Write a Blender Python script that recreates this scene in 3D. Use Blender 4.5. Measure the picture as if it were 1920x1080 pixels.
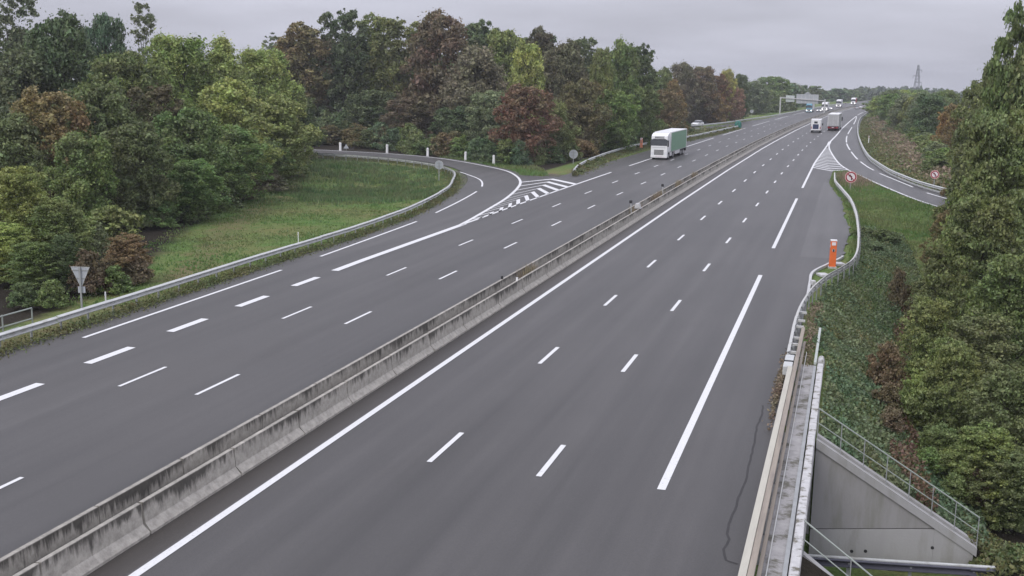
import bpy, bmesh, math, random
import numpy as np
from mathutils import Vector, Matrix
R_ = math.radians
rng = np.random.default_rng(11)
rnd = random.Random(7)
for o in list(bpy.data.objects):
    bpy.data.objects.remove(o)
scn = bpy.context.scene
COL = scn.collection

# ------------------------------------------------------------------ camera
cam_d = bpy.data.cameras.new('camera')
cam = bpy.data.objects.new('camera', cam_d)
COL.objects.link(cam)
PIT, YAW, ROL = R_(10.8008), R_(16.7368), R_(0.8905)
fw = Vector((-math.sin(YAW)*math.cos(PIT), math.cos(YAW)*math.cos(PIT), -math.sin(PIT)))
rt = Vector((math.cos(YAW), math.sin(YAW), 0))
up = rt.cross(fw)
r2 = rt*math.cos(ROL)+up*math.sin(ROL)
u2 = up*math.cos(ROL)-rt*math.sin(ROL)
mw = Matrix((r2, u2, -fw)).transposed().to_4x4()
mw.translation = (0, 0, 11.993)
cam.matrix_world = mw
cam_d.sensor_width = 36
cam_d.lens = 2088.89/1920*36
cam_d.clip_start = .5
cam_d.clip_end = 6000
scn.camera = cam

# ------------------------------------------------------------------ world: overcast sky
SUN_EL, SUN_AZ = R_(42), R_(200)
world = bpy.data.worlds.new('World')
scn.world = world
world.use_nodes = True
nt = world.node_tree
nt.nodes.clear()
N = nt.nodes.new
L = nt.links.new
wo = N('ShaderNodeOutputWorld')
bg = N('ShaderNodeBackground')
bg.inputs['Strength'].default_value = .1
sky = N('ShaderNodeTexSky')
sky.sky_type = 'NISHITA'
sky.sun_disc = False
sky.sun_elevation = SUN_EL
sky.sun_rotation = SUN_AZ
sky.dust_density = 4
hsv = N('ShaderNodeHueSaturation')
hsv.inputs['Saturation'].default_value = .35
L(sky.outputs[0], hsv.inputs['Color'])
tc = N('ShaderNodeTexCoord')
sep = N('ShaderNodeSeparateXYZ')
L(tc.outputs['Generated'], sep.inputs[0])
mx = N('ShaderNodeMath'); mx.operation = 'MAXIMUM'; mx.inputs[1].default_value = 0
L(sep.outputs['Z'], mx.inputs[0])
ma = N('ShaderNodeMath'); ma.operation = 'MULTIPLY_ADD'      # overcast sky: 1 at the horizon, 3 at the zenith
ma.inputs[1].default_value = 2.0; ma.inputs[2].default_value = 1.0
L(mx.outputs[0], ma.inputs[0])
# soft flat cloud layer
ad = N('ShaderNodeMath'); ad.operation = 'ADD'; ad.inputs[1].default_value = .12
L(mx.outputs[0], ad.inputs[0])
cmb = N('ShaderNodeCombineXYZ')
for k, s in (('X', 0), ('Y', 1)):
    dv = N('ShaderNodeMath'); dv.operation = 'DIVIDE'
    L(sep.outputs[k], dv.inputs[0]); L(ad.outputs[0], dv.inputs[1])
    L(dv.outputs[0], cmb.inputs[s])
nz = N('ShaderNodeTexNoise'); nz.inputs['Scale'].default_value = .55; nz.inputs['Detail'].default_value = 5
nz.inputs['Roughness'].default_value = .5
L(cmb.outputs[0], nz.inputs['Vector'])
mr = N('ShaderNodeMapRange')
mr.inputs['From Min'].default_value = .3; mr.inputs['From Max'].default_value = .7
mr.inputs['To Min'].default_value = .8; mr.inputs['To Max'].default_value = 1.17
L(nz.outputs[0], mr.inputs['Value'])
mm = N('ShaderNodeMath'); mm.operation = 'MULTIPLY'
L(ma.outputs[0], mm.inputs[0]); L(mr.outputs[0], mm.inputs[1])
vs = N('ShaderNodeVectorMath'); vs.operation = 'SCALE'
vs.inputs[0].default_value = (4.85, 4.92, 5.72)
L(mm.outputs[0], vs.inputs['Scale'])
mix = N('ShaderNodeMix'); mix.data_type = 'RGBA'
mix.inputs[0].default_value = .88
L(hsv.outputs[0], mix.inputs[6]); L(vs.outputs[0], mix.inputs[7])
L(mix.outputs[2], bg.inputs['Color'])
L(bg.outputs[0], wo.inputs['Surface'])

sd = bpy.data.lights.new('sun', 'SUN')
sd.energy = 1.0
sd.angle = R_(25)
sd.color = (1, .96, .9)
sun = bpy.data.objects.new('sun', sd)
COL.objects.link(sun)
sdir = Vector((math.sin(SUN_AZ)*math.cos(SUN_EL), math.cos(SUN_AZ)*math.cos(SUN_EL), math.sin(SUN_EL)))
sun.rotation_euler = sdir.to_track_quat('Z', 'Y').to_euler()
sun.location = (0, 0, 60)
scn.view_settings.view_transform = 'Standard'
scn.view_settings.look = 'None'
scn.view_settings.exposure = 0.2
scn.view_settings.gamma = 1
scn.view_settings.use_curve_mapping = False
scn.render.engine = 'CYCLES'
scn.cycles.max_bounces = 6
scn.cycles.diffuse_bounces = 3
scn.cycles.transmission_bounces = 3
scn.cycles.volume_bounces = 0
scn.cycles.use_denoising = True

# ------------------------------------------------------------------ materials
def mat(name, col, rough=.7, var=.15, scale=3.0, detail=4, bump=0.0, bscale=30, col2=None, c2=(.45, .6), c2scale=.5, metallic=0, stretch=None, spec=.3, emit=None):
    m = bpy.data.materials.new(name)
    m.use_nodes = True
    n = m.node_tree; b = n.nodes['Principled BSDF']
    b.inputs['Roughness'].default_value = rough
    b.inputs['Metallic'].default_value = metallic
    b.inputs['Specular IOR Level'].default_value = spec
    t = n.nodes.new('ShaderNodeTexCoord')
    src = t.outputs['Object']
    if stretch:
        mp = n.nodes.new('ShaderNodeMapping'); mp.inputs['Scale'].default_value = stretch
        n.links.new(src, mp.inputs[0]); src = mp.outputs[0]
    ns = n.nodes.new('ShaderNodeTexNoise'); ns.inputs['Scale'].default_value = scale; ns.inputs['Detail'].default_value = detail
    n.links.new(src, ns.inputs['Vector'])
    r = n.nodes.new('ShaderNodeMapRange'); r.inputs['From Min'].default_value = .25; r.inputs['From Max'].default_value = .75
    r.inputs['To Min'].default_value = 1-var; r.inputs['To Max'].default_value = 1+var
    n.links.new(ns.outputs[0], r.inputs[0])
    base = n.nodes.new('ShaderNodeRGB'); base.outputs[0].default_value = (*col, 1)
    cur = base.outputs[0]
    if col2:
        n2 = n.nodes.new('ShaderNodeTexNoise'); n2.inputs['Scale'].default_value = c2scale; n2.inputs['Detail'].default_value = 6; n2.inputs['Roughness'].default_value = .65
        n.links.new(src, n2.inputs['Vector'])
        r2_ = n.nodes.new('ShaderNodeMapRange'); r2_.inputs['From Min'].default_value = c2[0]; r2_.inputs['From Max'].default_value = c2[1]
        n.links.new(n2.outputs[0], r2_.inputs[0])
        mxx = n.nodes.new('ShaderNodeMix'); mxx.data_type = 'RGBA'
        n.links.new(r2_.outputs[0], mxx.inputs[0]); n.links.new(cur, mxx.inputs[6]); mxx.inputs[7].default_value = (*col2, 1)
        cur = mxx.outputs[2]
    v = n.nodes.new('ShaderNodeVectorMath'); v.operation = 'SCALE'
    n.links.new(cur, v.inputs[0]); n.links.new(r.outputs[0], v.inputs['Scale'])
    n.links.new(v.outputs[0], b.inputs['Base Color'])
    if bump:
        nb = n.nodes.new('ShaderNodeTexNoise'); nb.inputs['Scale'].default_value = bscale; nb.inputs['Detail'].default_value = 5
        n.links.new(t.outputs['Object'], nb.inputs['Vector'])
        bp = n.nodes.new('ShaderNodeBump'); bp.inputs['Strength'].default_value = bump; bp.inputs['Distance'].default_value = .05
        n.links.new(nb.outputs[0], bp.inputs['Height']); n.links.new(bp.outputs[0], b.inputs['Normal'])
    if emit:
        b.inputs['Emission Color'].default_value = (*emit[:3], 1); b.inputs['Emission Strength'].default_value = emit[3]
    return m

def nodes_of(m):
    n = m.node_tree
    return n, n.nodes['Principled BSDF'], n.nodes.new, n.links.new

def asphalt(name, base, dirt):
    m = bpy.data.materials.new(name); m.use_nodes = True
    n, b, N_, L_ = nodes_of(m)
    b.inputs['Roughness'].default_value = .52; b.inputs['Specular IOR Level'].default_value = .55
    t = N_('ShaderNodeTexCoord')
    def noise(sc, det, scl=(1, 1, 1), ro=.55):
        mp = N_('ShaderNodeMapping'); mp.inputs['Scale'].default_value = scl
        L_(t.outputs['Object'], mp.inputs[0])
        q = N_('ShaderNodeTexNoise'); q.inputs['Scale'].default_value = sc; q.inputs['Detail'].default_value = det; q.inputs['Roughness'].default_value = ro
        L_(mp.outputs[0], q.inputs['Vector']); return q.outputs[0]
    def rng_(v, a, c, lo, hi):
        q = N_('ShaderNodeMapRange'); q.inputs[1].default_value = a; q.inputs[2].default_value = c; q.inputs[3].default_value = lo; q.inputs[4].default_value = hi
        L_(v, q.inputs[0]); return q.outputs[0]
    def mul(a, c):
        q = N_('ShaderNodeMath'); q.operation = 'MULTIPLY'; L_(a, q.inputs[0]); L_(c, q.inputs[1]); return q.outputs[0]
    f = mul(rng_(noise(1.0, 4, (1, .025, 1)), .3, .7, .78, 1.22), rng_(noise(.10, 6, (1, .5, 1), .6), .3, .7, .82, 1.18))      # wheel tracks along the road, broad patches
    f = mul(f, rng_(noise(55, 2), .3, .7, .75, 1.25))
    f = mul(f, rng_(noise(14, 4, ro=.75), .3, .7, .82, 1.18))
    f = mul(f, rng_(noise(.28, 3, (1, .012, 1)), .35, .65, .93, 1.07))
    f = mul(f, rng_(noise(6, 6, ro=.7), .3, .7, .95, 1.05))
    sp = noise(140, 1)
    spk = rng_(sp, .70, .76, 0, 1)
    d = rng_(noise(.35, 6, (1, .3, 1), .7), .52, .75, 0, .35)
    base_ = N_('ShaderNodeRGB'); base_.outputs[0].default_value = (*base, 1)
    mx_ = N_('ShaderNodeMix'); mx_.data_type = 'RGBA'; L_(d, mx_.inputs[0]); L_(base_.outputs[0], mx_.inputs[6]); mx_.inputs[7].default_value = (*dirt, 1)
    mx2 = N_('ShaderNodeMix'); mx2.data_type = 'RGBA'; L_(spk, mx2.inputs[0]); L_(mx_.outputs[2], mx2.inputs[6]); mx2.inputs[7].default_value = (.2, .2, .19, 1)
    v = N_('ShaderNodeVectorMath'); v.operation = 'SCALE'; L_(mx2.outputs[2], v.inputs[0]); L_(f, v.inputs['Scale'])
    L_(v.outputs[0], b.inputs['Base Color'])
    bp = N_('ShaderNodeBump'); bp.inputs['Strength'].default_value = .35; bp.inputs['Distance'].default_value = .01
    L_(noise(90, 3), bp.inputs['Height']); L_(bp.outputs[0], b.inputs['Normal'])
    return m

def barrier_concrete(name, base, stain, top):
    """weathered concrete with dark runs hanging from the coping (in object z)"""
    m = bpy.data.materials.new(name); m.use_nodes = True
    n, b, N_, L_ = nodes_of(m)
    b.inputs['Roughness'].default_value = .85
    t = N_('ShaderNodeTexCoord'); sp = N_('ShaderNodeSeparateXYZ'); L_(t.outputs['Object'], sp.inputs[0])
    mp = N_('ShaderNodeMapping'); mp.inputs['Scale'].default_value = (3, 3, .35); L_(t.outputs['Object'], mp.inputs[0])
    q = N_('ShaderNodeTexNoise'); q.inputs['Scale'].default_value = 1.6; q.inputs['Detail'].default_value = 8; q.inputs['Roughness'].default_value = .7
    L_(mp.outputs[0], q.inputs['Vector'])
    # length of each run = noise; stained where height is above (top - length)
    a1 = N_('ShaderNodeMapRange'); a1.inputs[1].default_value = .3; a1.inputs[2].default_value = .72; a1.inputs[3].default_value = top-.04; a1.inputs[4].default_value = top-.62
    L_(q.outputs[0], a1.inputs[0])
    qb = N_('ShaderNodeTexNoise'); qb.inputs['Scale'].default_value = .55; qb.inputs['Detail'].default_value = 3; L_(t.outputs['Object'], qb.inputs['Vector'])
    ab = N_('ShaderNodeMapRange'); ab.inputs[1].default_value = .3; ab.inputs[2].default_value = .7; ab.inputs[3].default_value = .3; ab.inputs[4].default_value = -.12; L_(qb.outputs[0], ab.inputs[0])
    s0 = N_('ShaderNodeMath'); s0.operation = 'ADD'; L_(a1.outputs[0], s0.inputs[0]); L_(ab.outputs[0], s0.inputs[1])
    sb = N_('ShaderNodeMath'); sb.operation = 'SUBTRACT'; L_(sp.outputs['Z'], sb.inputs[0]); L_(s0.outputs[0], sb.inputs[1])
    a2 = N_('ShaderNodeMapRange'); a2.inputs[1].default_value = -.05; a2.inputs[2].default_value = .2; L_(sb.outputs[0], a2.inputs[0])
    # none on the coping itself
    cp = N_('ShaderNodeMapRange'); cp.inputs[1].default_value = top-.03; cp.inputs[2].default_value = top-.01; cp.inputs[3].default_value = .92; cp.inputs[4].default_value = .25
    L_(sp.outputs['Z'], cp.inputs[0])
    ml = N_('ShaderNodeMath'); ml.operation = 'MULTIPLY'; L_(a2.outputs[0], ml.inputs[0]); L_(cp.outputs[0], ml.inputs[1])
    q2 = N_('ShaderNodeTexNoise'); q2.inputs['Scale'].default_value = 4; q2.inputs['Detail'].default_value = 8; q2.inputs['Roughness'].default_value = .7
    L_(t.outputs['Object'], q2.inputs['Vector'])
    a3 = N_('ShaderNodeMapRange'); a3.inputs[1].default_value = .3; a3.inputs[2].default_value = .7; a3.inputs[3].default_value = .62; a3.inputs[4].default_value = 1.22
    L_(q2.outputs[0], a3.inputs[0])
    mx_ = N_('ShaderNodeMix'); mx_.data_type = 'RGBA'; L_(ml.outputs[0], mx_.inputs[0])
    mx_.inputs[6].default_value = (*base, 1); mx_.inputs[7].default_value = (*stain, 1)
    v = N_('ShaderNodeVectorMath'); v.operation = 'SCALE'; L_(mx_.outputs[2], v.inputs[0]); L_(a3.outputs[0], v.inputs['Scale'])
    L_(v.outputs[0], b.inputs['Base Color'])
    bp = N_('ShaderNodeBump'); bp.inputs['Strength'].default_value = .4; bp.inputs['Distance'].default_value = .02
    L_(q2.outputs[0], bp.inputs['Height']); L_(bp.outputs[0], b.inputs['Normal'])
    return m

def leaf_mat(name='leaf', objcol=True, col=(.08, .1, .05), var=.55, hue=.02, col2=None, s2=.12, k2=1.0):
    m = bpy.data.materials.new(name); m.use_nodes = True
    n, b, N_, L_ = nodes_of(m)
    n.nodes.remove(b)
    out = [x for x in n.nodes if x.type == 'OUTPUT_MATERIAL'][0]
    if objcol:
        oi = N_('ShaderNodeObjectInfo'); src = oi.outputs['Color']
    else:
        c = N_('ShaderNodeRGB'); c.outputs[0].default_value = (*col, 1); src = c.outputs[0]
    ge = N_('ShaderNodeNewGeometry'); rpi = ge.outputs['Random Per Island']
    if col2:
        nq = N_('ShaderNodeTexNoise'); nq.inputs['Scale'].default_value = s2; nq.inputs['Detail'].default_value = 6; nq.inputs['Roughness'].default_value = .65
        L_(ge.outputs['Position'], nq.inputs['Vector'])
        mq = N_('ShaderNodeMapRange'); mq.inputs[1].default_value = .42; mq.inputs[2].default_value = .62; mq.inputs[4].default_value = k2; L_(nq.outputs[0], mq.inputs[0])
        xq = N_('ShaderNodeMix'); xq.data_type = 'RGBA'; L_(mq.outputs[0], xq.inputs[0]); L_(src, xq.inputs[6]); xq.inputs[7].default_value = (*col2, 1); src = xq.outputs[2]
    ns = N_('ShaderNodeTexNoise'); ns.inputs['Scale'].default_value = .45; ns.inputs['Detail'].default_value = 3
    L_(ge.outputs['Position'], ns.inputs['Vector'])
    h = N_('ShaderNodeHueSaturation')
    r1 = N_('ShaderNodeMapRange'); r1.inputs[1].default_value = .3; r1.inputs[2].default_value = .7; r1.inputs[3].default_value = .5-hue; r1.inputs[4].default_value = .5+hue
    L_(ns.outputs[0], r1.inputs[0])
    wn = N_('ShaderNodeTexWhiteNoise'); wn.noise_dimensions = '1D'; L_(rpi, wn.inputs['W'])
    wr = N_('ShaderNodeMapRange'); wr.inputs[3].default_value = -hue*.9; wr.inputs[4].default_value = hue*.9; L_(wn.outputs['Value'], wr.inputs[0])
    wa = N_('ShaderNodeMath'); wa.operation = 'ADD'; L_(r1.outputs[0], wa.inputs[0]); L_(wr.outputs[0], wa.inputs[1]); L_(wa.outputs[0], h.inputs['Hue'])
    r2_ = N_('ShaderNodeMapRange'); r2_.inputs[3].default_value = 1-var; r2_.inputs[4].default_value = 1+var
    L_(rpi, r2_.inputs[0]); L_(r2_.outputs[0], h.inputs['Value'])
    L_(src, h.inputs['Color'])
    d = N_('ShaderNodeBsdfDiffuse'); L_(h.outputs[0], d.inputs['Color'])
    tr = N_('ShaderNodeBsdfTranslucent'); L_(h.outputs[0], tr.inputs['Color'])
    mxs = N_('ShaderNodeMixShader'); mxs.inputs[0].default_value = .3
    L_(d.outputs[0], mxs.inputs[1]); L_(tr.outputs[0], mxs.inputs[2])
    gl = N_('ShaderNodeBsdfGlossy'); gl.inputs['Roughness'].default_value = .55; gl.inputs['Color'].default_value = (.8, .8, .8, 1)
    mx2 = N_('ShaderNodeMixShader'); mx2.inputs[0].default_value = .035
    L_(mxs.outputs[0], mx2.inputs[1]); L_(gl.outputs[0], mx2.inputs[2])
    L_(mx2.outputs[0], out.inputs['Surface'])
    return m

def ground_mat():
    m = bpy.data.materials.new('ground_cover'); m.use_nodes = True
    n, b, N_, L_ = nodes_of(m)
    b.inputs['Roughness'].default_value = .95; b.inputs['Specular IOR Level'].default_value = .1
    t = N_('ShaderNodeTexCoord')
    at = N_('ShaderNodeAttribute'); at.attribute_name = 'zone'
    sp = N_('ShaderNodeSeparateColor'); L_(at.outputs['Color'], sp.inputs[0])
    def noise(sc, det=5, ro=.6):
        q = N_('ShaderNodeTexNoise'); q.inputs['Scale'].default_value = sc; q.inputs['Detail'].default_value = det; q.inputs['Roughness'].default_value = ro
        L_(t.outputs['Object'], q.inputs['Vector']); return q.outputs[0]
    def rr(v, a, c, lo=0, hi=1):
        q = N_('ShaderNodeMapRange'); q.inputs[1].default_value = a; q.inputs[2].default_value = c; q.inputs[3].default_value = lo; q.inputs[4].default_value = hi
        L_(v, q.inputs[0]); return q.outputs[0]
    def mixc(f, a, c):
        q = N_('ShaderNodeMix'); q.data_type = 'RGBA'
        L_(f, q.inputs[0])
        for i, x in ((6, a), (7, c)):
            if isinstance(x, tuple): q.inputs[i].default_value = (*x, 1)
            else: L_(x, q.inputs[i])
        return q.outputs[2]
    def addn(v, nn, k):
        q = N_('ShaderNodeMath'); q.operation = 'MULTIPLY_ADD'; L_(nn, q.inputs[0]); q.inputs[1].default_value = k; L_(v, q.inputs[2]); return q.outputs[0]
    g = mixc(rr(noise(.16), .4, .62), (.11, .18, .05), (.17, .175, .07))
    g = mixc(rr(noise(.9), .52, .7), g, (.105, .165, .05))
    nz_ = noise(.6, 6, .7)
    g = mixc(rr(addn(sp.outputs[0], nz_, .7), .7, 1.05), g, (.032, .027, .02))      # wood litter
    g = mixc(rr(addn(sp.outputs[1], nz_, .7), .7, 1.05), g, (.17, .135, .075))     # dry grass
    g = mixc(rr(addn(sp.outputs[2], nz_, .5), .65, .9), g, (.10, .095, .085))     # bare gritty soil
    f = rr(noise(7, 5, .75), .3, .7, .6, 1.35)
    v = N_('ShaderNodeVectorMath'); v.operation = 'SCALE'; L_(g, v.inputs[0]); L_(f, v.inputs['Scale'])
    L_(v.outputs[0], b.inputs['Base Color'])
    bp = N_('ShaderNodeBump'); bp.inputs['Strength'].default_value = .9; bp.inputs['Distance'].default_value = .15
    L_(noise(5, 6, .7), bp.inputs['Height']); L_(bp.outputs[0], b.inputs['Normal'])
    return m

M = {}
M['asphalt'] = asphalt('worn_asphalt', (.054, .0505, .048), (.042, .037, .033))
M['asphalt_ramp'] = asphalt('ramp_asphalt', (.062, .0585, .056), (.052, .046, .041))
M['asphalt_lay'] = asphalt('hard_shoulder_asphalt', (.074, .07, .067), (.052, .046, .04))
M['dirt_strip'] = asphalt('gritty_median_asphalt', (.04, .034, .029), (.03, .024, .019))
M['seam'] = asphalt('joint_asphalt', (.071, .0685, .0685), (.06, .053, .048))
M['paint'] = mat('road_paint', (.66, .66, .655), .65, .1, 9, col2=(.3, .3, .3), c2=(.56, .74), c2scale=9)
M['crack'] = mat('crack_sealant', (.035, .033, .033), .6, .2)
M['barrier'] = barrier_concrete('stained_barrier_concrete', (.40, .375, .33), (.07, .064, .054), .85)
M['median'] = mat('median_soil', (.05, .047, .04), .95, .4, 4, bump=.6)
M['concrete'] = mat('grey_concrete', (.34, .335, .33), .85, .07, 1.3, bump=.12, bscale=12, col2=(.25, .245, .22), c2=(.48, .72), c2scale=1.4, stretch=(1, 1, .2))
M['pale_concrete'] = mat('pale_coping_concrete', (.48, .475, .47), .8, .14, 4, col2=(.15, .14, .11), c2=(.52, .64), c2scale=3.2, bump=.2)
M['deck'] = mat('mossy_deck_concrete', (.33, .32, .315), .85, .22, 3, col2=(.11, .105, .085), c2=(.5, .62), c2scale=1.5, bump=.3)
M['kerb'] = mat('kerb_concrete', (.5, .5, .5), .8, .15, 5, col2=(.25, .24, .22), c2=(.55, .7), c2scale=2)
M['galv'] = mat('galvanised_steel', (.5, .51, .5), .55, .12, 3, metallic=.1, col2=(.3, .29, .25), c2=(.55, .75), c2scale=1.3)
M['galv_dull'] = mat('dull_galvanised_steel', (.33, .34, .34), .6, .12, 3, metallic=.2)
M['white_steel'] = mat('pale_weathered_steel', (.5, .5, .48), .5, .08, 4, col2=(.42, .38, .3), c2=(.6, .75), c2scale=2)
M['cream'] = mat('cream_beam', (.44, .42, .355), .6, .08, 2, stretch=(3, .4, 3), col2=(.4, .36, .32), c2=(.55, .75), c2scale=1.5)
M['beige'] = mat('beige_brown_beam', (.29, .25, .205), .65, .12, 2, stretch=(3, .3, 3), col2=(.2, .17, .15), c2=(.5, .7), c2scale=1.2)
M['dark'] = mat('dark_recess', (.03, .03, .032), .8, .1)
M['duct'] = mat('pale_green_duct', (.4, .43, .4), .5, .08, 3)
M['rail_green'] = mat('pale_green_handrail', (.3, .33, .3), .5, .08, 3)
M['orange'] = mat('orange_plastic', (.75, .16, .045), .5, .06, 3)
M['orange_pale'] = mat('faded_orange_plastic', (.7, .26, .15), .5, .06, 3)
M['white'] = mat('white_paint', (.78, .78, .78), .35, .04, 3, spec=.5)
M['white_dirty'] = mat('road_dirty_white_paint', (.66, .66, .66), .45, .08, 3, col2=(.5, .49, .47), c2=(.5, .8), c2scale=1)
M['lorry_green'] = mat('sage_green_tarpaulin', (.18, .31, .21), .55, .05, 1.5, bump=.1, bscale=3)
M['glass'] = mat('dark_vehicle_glass', (.02, .024, .03), .12, .05, spec=.8)
M['rubber'] = mat('tyre_rubber', (.02, .02, .02), .85, .1)
M['black'] = mat('black_plastic', (.03, .03, .032), .55, .1)
M['chrome'] = mat('silver_trim', (.5, .5, .52), .3, .05, metallic=.6)
M['grey_door'] = mat('silver_grey_doors', (.42, .42, .42), .5, .06, 2)
M['red_lamp'] = mat('red_lamp', (.35, .02, .025), .4, .1)
M['dark_red'] = mat('dark_red_bumper', (.14, .02, .03), .5, .15)
M['lamp'] = mat('headlamp_lit', (.9, .9, .9), .3, 0, emit=(1, .98, .92, 2.5))
M['lamp_off'] = mat('headlamp_glass', (.75, .76, .78), .15, .03, spec=.7)
M['sign_back'] = mat('grey_sign_back', (.4, .42, .45), .55, .06, 5)
M['sign_white'] = mat('sign_white', (.74, .68, .7), .5, .03)
M['sign_red'] = mat('sign_red', (.3, .025, .045), .5, .05)
M['sign_pink'] = mat('faded_sign_edge', (.75, .45, .45), .5, .05)
M['sign_black'] = mat('sign_black', (.03, .03, .035), .5, .05)
M['musoir'] = mat('green_plastic', (.012, .13, .095), .45, .08)
M['teal'] = mat('teal_paint', (.1, .3, .4), .4, .05)
M['skyblue'] = mat('pale_blue_paint', (.45, .62, .72), .4, .05)
M['blue'] = mat('blue_paint', (.08, .14, .38), .4, .05)
M['navy'] = mat('navy_panel', (.035, .045, .1), .4, .1)
M['silver'] = mat('silver_paint', (.5, .51, .53), .35, .04, metallic=.3)
M['redpaint'] = mat('red_paint', (.45, .03, .035), .4, .05)
M['mint'] = mat('mint_paint', (.35, .6, .48), .4, .05)
M['bark'] = mat('bark', (.075, .066, .058), .9, .3, 4, stretch=(4, 4, .6), bump=.4)
M['pylon'] = mat('pylon_steel', (.2, .21, .23), .6, .1)
M['gantry'] = mat('gantry_steel', (.5, .5, .5), .5, .06)
M['panel_back'] = mat('sign_panel_back', (.38, .4, .42), .55, .06, 1)
M['panel_pale'] = mat('pale_sign_panel_back', (.5, .55, .53), .55, .06, 1)
M['ground'] = ground_mat()
M['leaf'] = leaf_mat(col2=(.165, .185, .085), s2=.22, k2=.5)
M['blade'] = leaf_mat('grass_blade', False, (.125, .215, .06), .3, .02, (.175, .2, .08), .09)
M['lush'] = leaf_mat('lush_grass', False, (.115, .195, .07), .4, .02, (.16, .19, .085), .3)
M['shaded_steel'] = mat('dark_shaded_steel', (.075, .075, .095), .5, .1)  # shade on the beam's downward-turned face, put into the steel colour
M['stained'] = mat('stained_wall_concrete', (.285, .278, .275), .85, .05, 2, bump=.08, bscale=10, col2=(.2, .2, .17), c2=(.5, .72), c2scale=1.3, stretch=(1, 1, .18))
M['weed'] = leaf_mat('verge_weed', False, (.14, .155, .058), .5, .05)
M['ivy'] = leaf_mat('ivy_leaf', False, (.115, .175, .09), .55, .025, (.17, .195, .095), .35)
M['dry'] = leaf_mat('dry_herbs', False, (.25, .2, .135), .45, .025)
M['red_leaf'] = leaf_mat('bramble_leaf', False, (.15, .09, .06), .5, .03)
M['far_leaf'] = leaf_mat('distant_foliage', False, (.085, .115, .075), .4, .03)

# ------------------------------------------------------------------ mesh helpers
def tag(o, label=None, cat=None, group=None, kind=None):
    if label: o['label'] = label
    if cat: o['category'] = cat
    if group: o['group'] = group
    if kind: o['kind'] = kind
    return o

def thing(name, loc, rz=0, label=None, cat=None, group=None):
    o = bpy.data.objects.new(name, None)
    o.empty_display_size = .3
    COL.objects.link(o)
    o.location = loc; o.rotation_euler = (0, 0, rz)
    return tag(o, label, cat, group)

def mesh_data(name, v, f, mats, mi=None, smooth=False):
    me = bpy.data.meshes.new(name)
    me.from_pydata([tuple(map(float, p)) for p in v], [], [tuple(q) for q in f])
    for m in (mats if isinstance(mats, (list, tuple)) else [mats]):
        me.materials.append(m)
    if mi is not None:
        me.polygons.foreach_set('material_index', mi)
    if smooth:
        me.polygons.foreach_set('use_smooth', [True]*len(me.polygons))
    me.update()
    return me

def link(name, me, parent=None, loc=None, rot=None):
    o = bpy.data.objects.new(name, me)
    COL.objects.link(o)
    if parent is not None: o.parent = parent
    if loc is not None: o.location = loc
    if rot is not None: o.rotation_euler = rot
    return o

class MB:
    """collects simple solids and links them as one mesh object"""
    def __init__(s): s.v = []; s.f = []
    def add(s, v, f):
        k = len(s.v); s.v += [tuple(p) for p in v]; s.f += [tuple(i+k for i in q) for q in f]; return s
    def box(s, x0, x1, y0, y1, z0, z1):
        v = [(x, y, z) for z in (z0, z1) for y in (y0, y1) for x in (x0, x1)]
        return s.add(v, [(0, 2, 3, 1), (4, 5, 7, 6), (0, 1, 5, 4), (2, 6, 7, 3), (0, 4, 6, 2), (1, 3, 7, 5)])
    def tube(s, p, q, r, r1=None, n=8, caps=True):
        p, q = Vector(p), Vector(q); r1 = r if r1 is None else r1
        d = (q-p).normalized()
        a = d.cross(Vector((0, 0, 1)) if abs(d.z) < .95 else Vector((1, 0, 0))).normalized(); b = d.cross(a)
        v = []
        for c, rr in ((p, r), (q, r1)):
            for i in range(n):
                t = 2*math.pi*i/n
                v.append(c+a*(rr*math.cos(t))+b*(rr*math.sin(t)))
        f = [(i, (i+1) % n, n+(i+1) % n, n+i) for i in range(n)]
        if caps: f += [tuple(range(n-1, -1, -1)), tuple(range(n, 2*n))]
        return s.add(v, f)
    def prism(s, prof, axis, a, b):
        """prof: 2D polygon in the two other axes (order x,y,z without axis)"""
        n = len(prof); v = []
        for c in (a, b):
            for p in prof:
                q = list(p); q.insert('xyz'.index(axis), c); v.append(tuple(q))
        f = [(i, (i+1) % n, n+(i+1) % n, n+i) for i in range(n)]
        f += [tuple(range(n-1, -1, -1)), tuple(range(n, 2*n))]
        return s.add(v, f)
    def disc(s, c, r, y0, y1, n=24, r0=0):
        """a disc (or ring) in the xz plane with thickness along y"""
        v = []; f = []
        for y in (y0, y1):
            for i in range(n):
                t = 2*math.pi*i/n
                v.append((c[0]+r*math.cos(t), y, c[1]+r*math.sin(t)))
        if r0 == 0:
            f = [(i, (i+1) % n, n+(i+1) % n, n+i) for i in range(n)]+[tuple(range(n-1, -1, -1)), tuple(range(n, 2*n))]
        else:
            for y in (y0, y1):
                for i in range(n):
                    t = 2*math.pi*i/n
                    v.append((c[0]+r0*math.cos(t), y, c[1]+r0*math.sin(t)))
            for i in range(n):
                j = (i+1) % n
                f += [(i, j, n+j, n+i), (2*n+j, 2*n+i, 3*n+i, 3*n+j), (j, i, 2*n+i, 2*n+j), (n+i, n+j, 3*n+j, 3*n+i)]
        return s.add(v, f)
    def build(s, name, m, parent=None, bevel=0, smooth=False, loc=None, rot=None):
        me = mesh_data(name, s.v, s.f, m)
        bm = bmesh.new(); bm.from_mesh(me)
        bmesh.ops.recalc_face_normals(bm, faces=bm.faces)
        if bevel:
            bmesh.ops.bevel(bm, geom=list(bm.edges), offset=bevel, segments=2, affect='EDGES', clamp_overlap=True, profile=.6)
        bm.to_mesh(me); bm.free()
        if smooth:
            me.polygons.foreach_set('use_smooth', [True]*len(me.polygons))
        return link(name, me, parent, loc, rot)

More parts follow.
